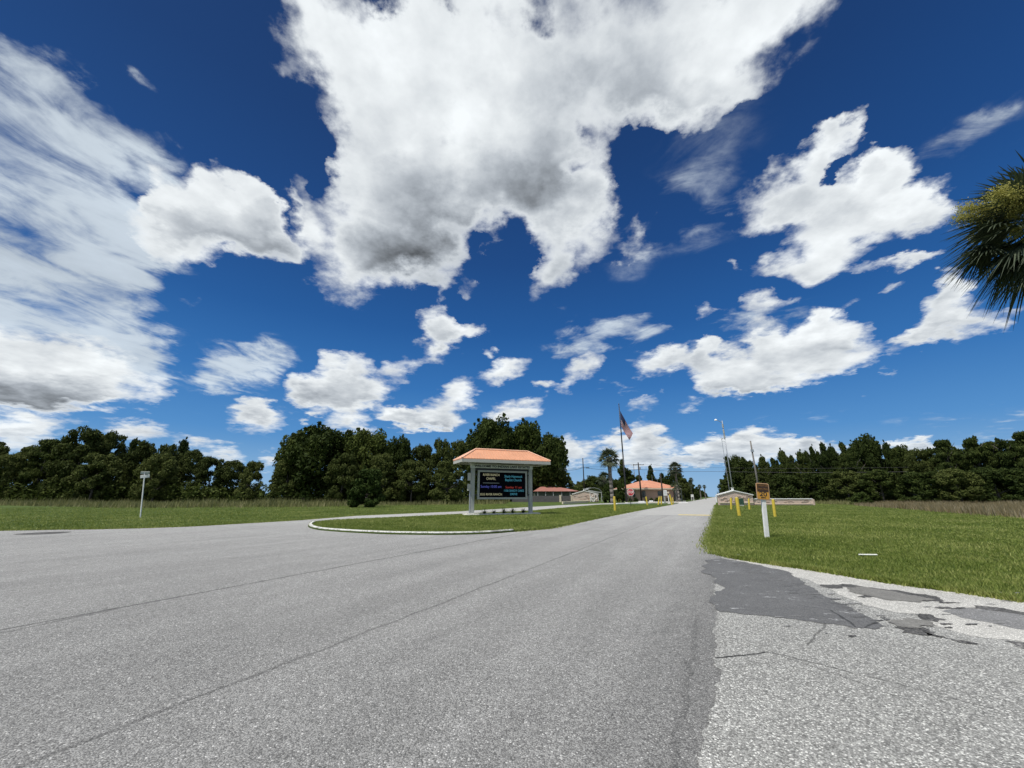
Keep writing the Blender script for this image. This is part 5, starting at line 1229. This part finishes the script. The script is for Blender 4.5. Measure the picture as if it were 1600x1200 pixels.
# ================================================================ CARPORT BEHIND LEFT GATE WALL
Yc = YL+16; k_ = ppm(Yc); t_ = thing('carport', 'carport with curved grey roof behind the left gate wall', 'carport', (P(930, 776, Yc).x, Yc, 0))
def cz_(py): return P(930, py, Yc).z
prof = [(-11, 765.2), (-9.5, 763.1), (-6, 761.9), (0, 761.8), (4.5, 762.8), (8.5, 764.8), (10.5, 767.6), (10.8, 769.2)]
pp = [(x/k_, cz_(y)) for x, y in prof]; vs = []; m_ = len(pp)
for yy in (0, 7):
    for x, z in pp: vs.append((x, yy, z))
    for x, z in pp: vs.append((x*.98, yy, z-.15))
fs = [(i, i+1, 2*m_+i+1, 2*m_+i) for i in range(m_-1)]+[(m_+i, m_+i+1, 3*m_+i+1, 3*m_+i) for i in range(m_-1)]+[(i, i+1, m_+i+1, m_+i) for i in range(m_-1)]+[(2*m_+i, 2*m_+i+1, 3*m_+i+1, 3*m_+i) for i in range(m_-1)]+[(0, 2*m_, 3*m_, m_), (m_-1, 3*m_-1, 4*m_-1, 2*m_-1)]
MB().add(vs, fs).build('roof', simple('dull_grey_sheet', (.26,.27,.26), .6, .15, 1.5), t_)
MB().add([(pp[0][0], .05, pp[0][1]), (pp[-1][0], .05, pp[-1][1]), (pp[-1][0], .05, cz_(770)), (pp[0][0], .05, cz_(769))]+[(x, .12, z) for x, z in pp[1:-1]], [(0,3,2,1)]).build('gable_sheet', M_greypaint, t_)
for sx_ in (-10, 10.2):
    for yy in (.2, 6.8): MB().box((sx_/k_, yy, cz_(768)/2), (.22, .22, cz_(768))).build('post', M_greypaint, t_)
# ================================================================ UTILITY POLES, MASTS, WIRES
def upole(label, px, base, top, toppx, r, mat, Y=None, name='utility_pole', arm=None, gname='utility poles around the gate', lean=False):
    g = G(px, base) if Y is None else Vector((P(px, 776, Y).x, Y, 0)); z = P(toppx, top, g.y)
    t_ = thing(name, label, 'utility pole', g, 0, gname); tp_ = Vector((z.x-g.x if lean else 0, 0, z.z))
    MB().tube((0,0,-.2), tp_, r, r*.68, 10).build('pole', mat, t_, True)
    return t_, g, tp_
t_, gA, tA = upole('dark utility pole with a lamp behind the left gate wall', 913.6, 0, 715.8, 912.2, .19, M_tarwood, 118)
zl = P(912, 731, 118).z
MB().tube((0,0,zl), (.9,0,zl+.05), .05, None, 6).build('lamp_arm', M_black, t_); MB().bbox((1.3, 0, zl), (1.0, .35, .25), .05).build('lamp_head', M_black, t_)
t_, gB, tB = upole('black creosoted utility pole with crossarm left of the gatehouse middle', 1002.6, 783.6, 722.6, 998.4, .27, M_tarwood)
za = tB.z-.75; MB().box((0,-.12,za), (3.6,.12,.16)).build('crossarm', M_tarwood, t_)
for x in (-1.6, -.6, .7, 1.6): MB().tube((x,-.12,za+.08), (x,-.12,za+.32), .06, .04, 6).build('insulator', M_greypaint, t_)
MB().tube((.35,-.1,za-1.6), (.35,-.1,za-.7), .26, None, 10).build('transformer', M_galv, t_)
t_, gC, tC = upole('black pole right of the gatehouse middle behind the white notice board', 1036.6, 783.9, 739.6, 1034, .24, M_tarwood)
t_, gD, tD = upole('slender distant pole between flagpole and crossarm pole', 994.2, 0, 725.2, 992.8, .15, M_wood, 165)
MB().box((0,-.1,tD.z-.4), (2.4,.1,.12)).build('crossarm', M_wood, t_)
t_, gE, tE = upole('weathered grey wooden pole rising behind the 20 mph sign', 1187.6, 0, 689, 1175.2, .20, M_wood, YR+6, lean=False)
MB().box((0,-.15,tE.z*.84), (.5,.1,.5)).tube((-.3,-.15,tE.z*.84-.2), (-.3,-.15,tE.z*.84+.25), .08, None, 6).build('pole_hardware', M_galv, t_)
t_, gF, tF = upole('short dark far pole left of the small white notice board', 1074.6, 0, 755.6, 1074.3, .14, M_tarwood, 170)
Ym = YR+9; t_, gM, tM = upole('tall thin communications mast with flood light above the right gate wall', 1146.6, 0, 657, 1131.8, .11, M_galv, Ym, name='radio_mast', gname=None)
t_['category'] = 'mast'
for za in (.93, .86, .80): MB().tube((-.02,-.02,tM.z*za-.45), (-.02,-.02,tM.z*za+.45), .17, None, 8).build('antenna', M_greypaint, t_)
MB().tube((0,0,tM.z*.97), (-1.15,0,tM.z+.1), .05, None, 6).build('lamp_arm', M_galv, t_); MB().tube((-1.35,0,tM.z+.02), (-1.35,0,tM.z+.30), .30, .18, 12).build('lamp_head', M_white, t_)
MB().tube((-.75,-.1,-.1), (-.75,-.1,tM.z*.78), .04, None, 6).tube((-.75,-.1,tM.z*.74), (0,0,tM.z*.74), .03, None, 5).tube((-.75,-.1,tM.z*.5), (0,0,tM.z*.5), .03, None, 5).build('side_pole', M_galv, t_)
MB().tube((-.62,-.1,tM.z*.775-.12), (-.62,-.1,tM.z*.775+.10), .26, .14, 10).build('small_lamp', M_greypaint, t_)
def wire(label, pts, sag=.5, r=.022):
    q = []
    for a, b_ in zip(pts[:-1], pts[1:]):
        a, b_ = Vector(a), Vector(b_)
        for i in range(14): f = i/14; q.append(a.lerp(b_, f) - Vector((0,0,sag*4*f*(1-f))))
    q.append(Vector(pts[-1])); o = MB().path(q, r, 5).build('overhead_wire', M_wire); tag(o, label, 'wire', 'overhead wires crossing the road'); return o
pb = gB + Vector((0,0,tB.z-.5)); Yw = gB.y
far_r = lambda y: P(1420, y, YR+18)
wire('upper thin overhead wire crossing the road from the crossarm pole', [gB+Vector((1.6,-.12,tB.z-.5)), P(1120, 730.6, Yw-10), far_r(730)], .25, .022)
wire('lower thick overhead wire crossing the road from the crossarm pole', [gB+Vector((0,-.3,P(1000,733.6,Yw).z)), P(1120, 736.6, Yw-10), far_r(737)], .25, .042)
wire('upper overhead wire running left from the crossarm pole to the lamp pole', [P(872, 731.5, 112), gA+Vector((0,-.2,P(912,729.4,118).z)), gB+Vector((-1.6,-.12,tB.z-.5))], .35, .028)
wire('lower overhead wire running left from the crossarm pole to the lamp pole', [P(872, 733.2, 112), gA+Vector((0,-.2,P(912,730.6,118).z)), gB+Vector((0,-.3,P(1000,733.6,Yw).z))], .5, .045)
# ================================================================ SMALL THINGS
t_ = thing('utility_box', 'dark green utility box behind the biggest leaning bollard', 'utility box', G(1154.5, 790.4)); k_ = ppm(t_.location.y)
MB().bbox((-.1, -.55, .72), (11.5/k_, .5, .95), .04).build('cabinet', M_green, t_); MB().box((-.1, -.55, .12), (10/k_, .4, .25)).build('plinth', M_concrete, t_)
MB().bbox((11.5/k_/2*.25-.1, -.81, .72), (.03, .02, .8), .004).build('door_seam', M_black, t_)
g = G(1120.2, 785.4); t_ = thing('white_post', 'slim white painted post at the right road edge left of the gate wall', 'post', g); MB().bbox((0,0,.85), (.22,.22,1.7), .03).build('post', M_white, t_); MB().bbox((0,0,1.74), (.3,.3,.08), .02).build('cap', M_white, t_)
def stone(name, px, base, w, d, h, rz, label, cat, mat=M_concrete, grp=None):
    g = G(px, base); o = MB().bbox((0,0,h/2), (w, d, h), min(.04, h*.3)).build(name, mat, None, loc=g); o.rotation_euler = (0,0,rz); return tag(o, label, cat, grp)
g1, g2 = G(964, 788.3), G(998, 787.4)
stone('parking_kerb', 981, 787.9, (g2-g1).length, .3, .22, math.atan2((g2-g1).y, (g2-g1).x), 'long white parking kerb at the foot of the flagpole', 'kerb', M_white)
stone('wheel_stop', 1002.6, 785.9, 1.5, .5, .45, 0, 'white block at the foot of the crossarm pole', 'concrete block', M_white)
stone('wheel_stop', 1017.6, 784.6, 1.0, .5, .45, 0, 'white block before the clipped shrubs of the gatehouse', 'concrete block', M_white)
stone('wheel_stop', 1037.0, 786.6, .9, .4, .35, 0, 'white block at the foot of the notice board before the black pole', 'concrete block', M_white)
stone('wheel_stop', 1045.6, 788.0, .5, .35, .3, 0, 'small pale block beside the strongly leaning bollard', 'concrete block', M_concrete)
g1, g2 = G(1011, 785.5), G(1064, 785.2)
stone('parking_kerb', 1037, 785.35, (g2-g1).length, .3, .16, math.atan2((g2-g1).y, (g2-g1).x), 'long cream parking kerb running before the gatehouse', 'kerb', M_cream)
stone('road_hump', 1067.6, 786.0, 1.9, 1.0, .14, 0, 'small dark and white patch of kerb at the driveway corner by the gatehouse', 'kerb', M_white)
g = G(1358, 870.3); o = MB().tube((-.22,0,.05), (.2,.02,.055), .018, None, 8).build('plastic_pipe', M_white, None, loc=g); o.rotation_euler = (0,0,R(-12)); tag(o, 'short white piece of pipe lying in the right lawn', 'pipe')
g = G(1048, 783); t_ = thing('life_sign', 'small cream guide sign on a post by the gatehouse door', 'sign', G(1046, 786.2)); k_ = ppm(t_.location.y); t_.name = 'guide_sign'
MB().box((-.1,0,.9), (.22,.08,1.8)).build('post', M_concrete, t_); MB().bbox((-.05,-.06,P(1045.5, 769.5, t_.location.y).z), (3.0/k_,.05,2.0/k_), .02).build('sign_panel', M_cream, t_)
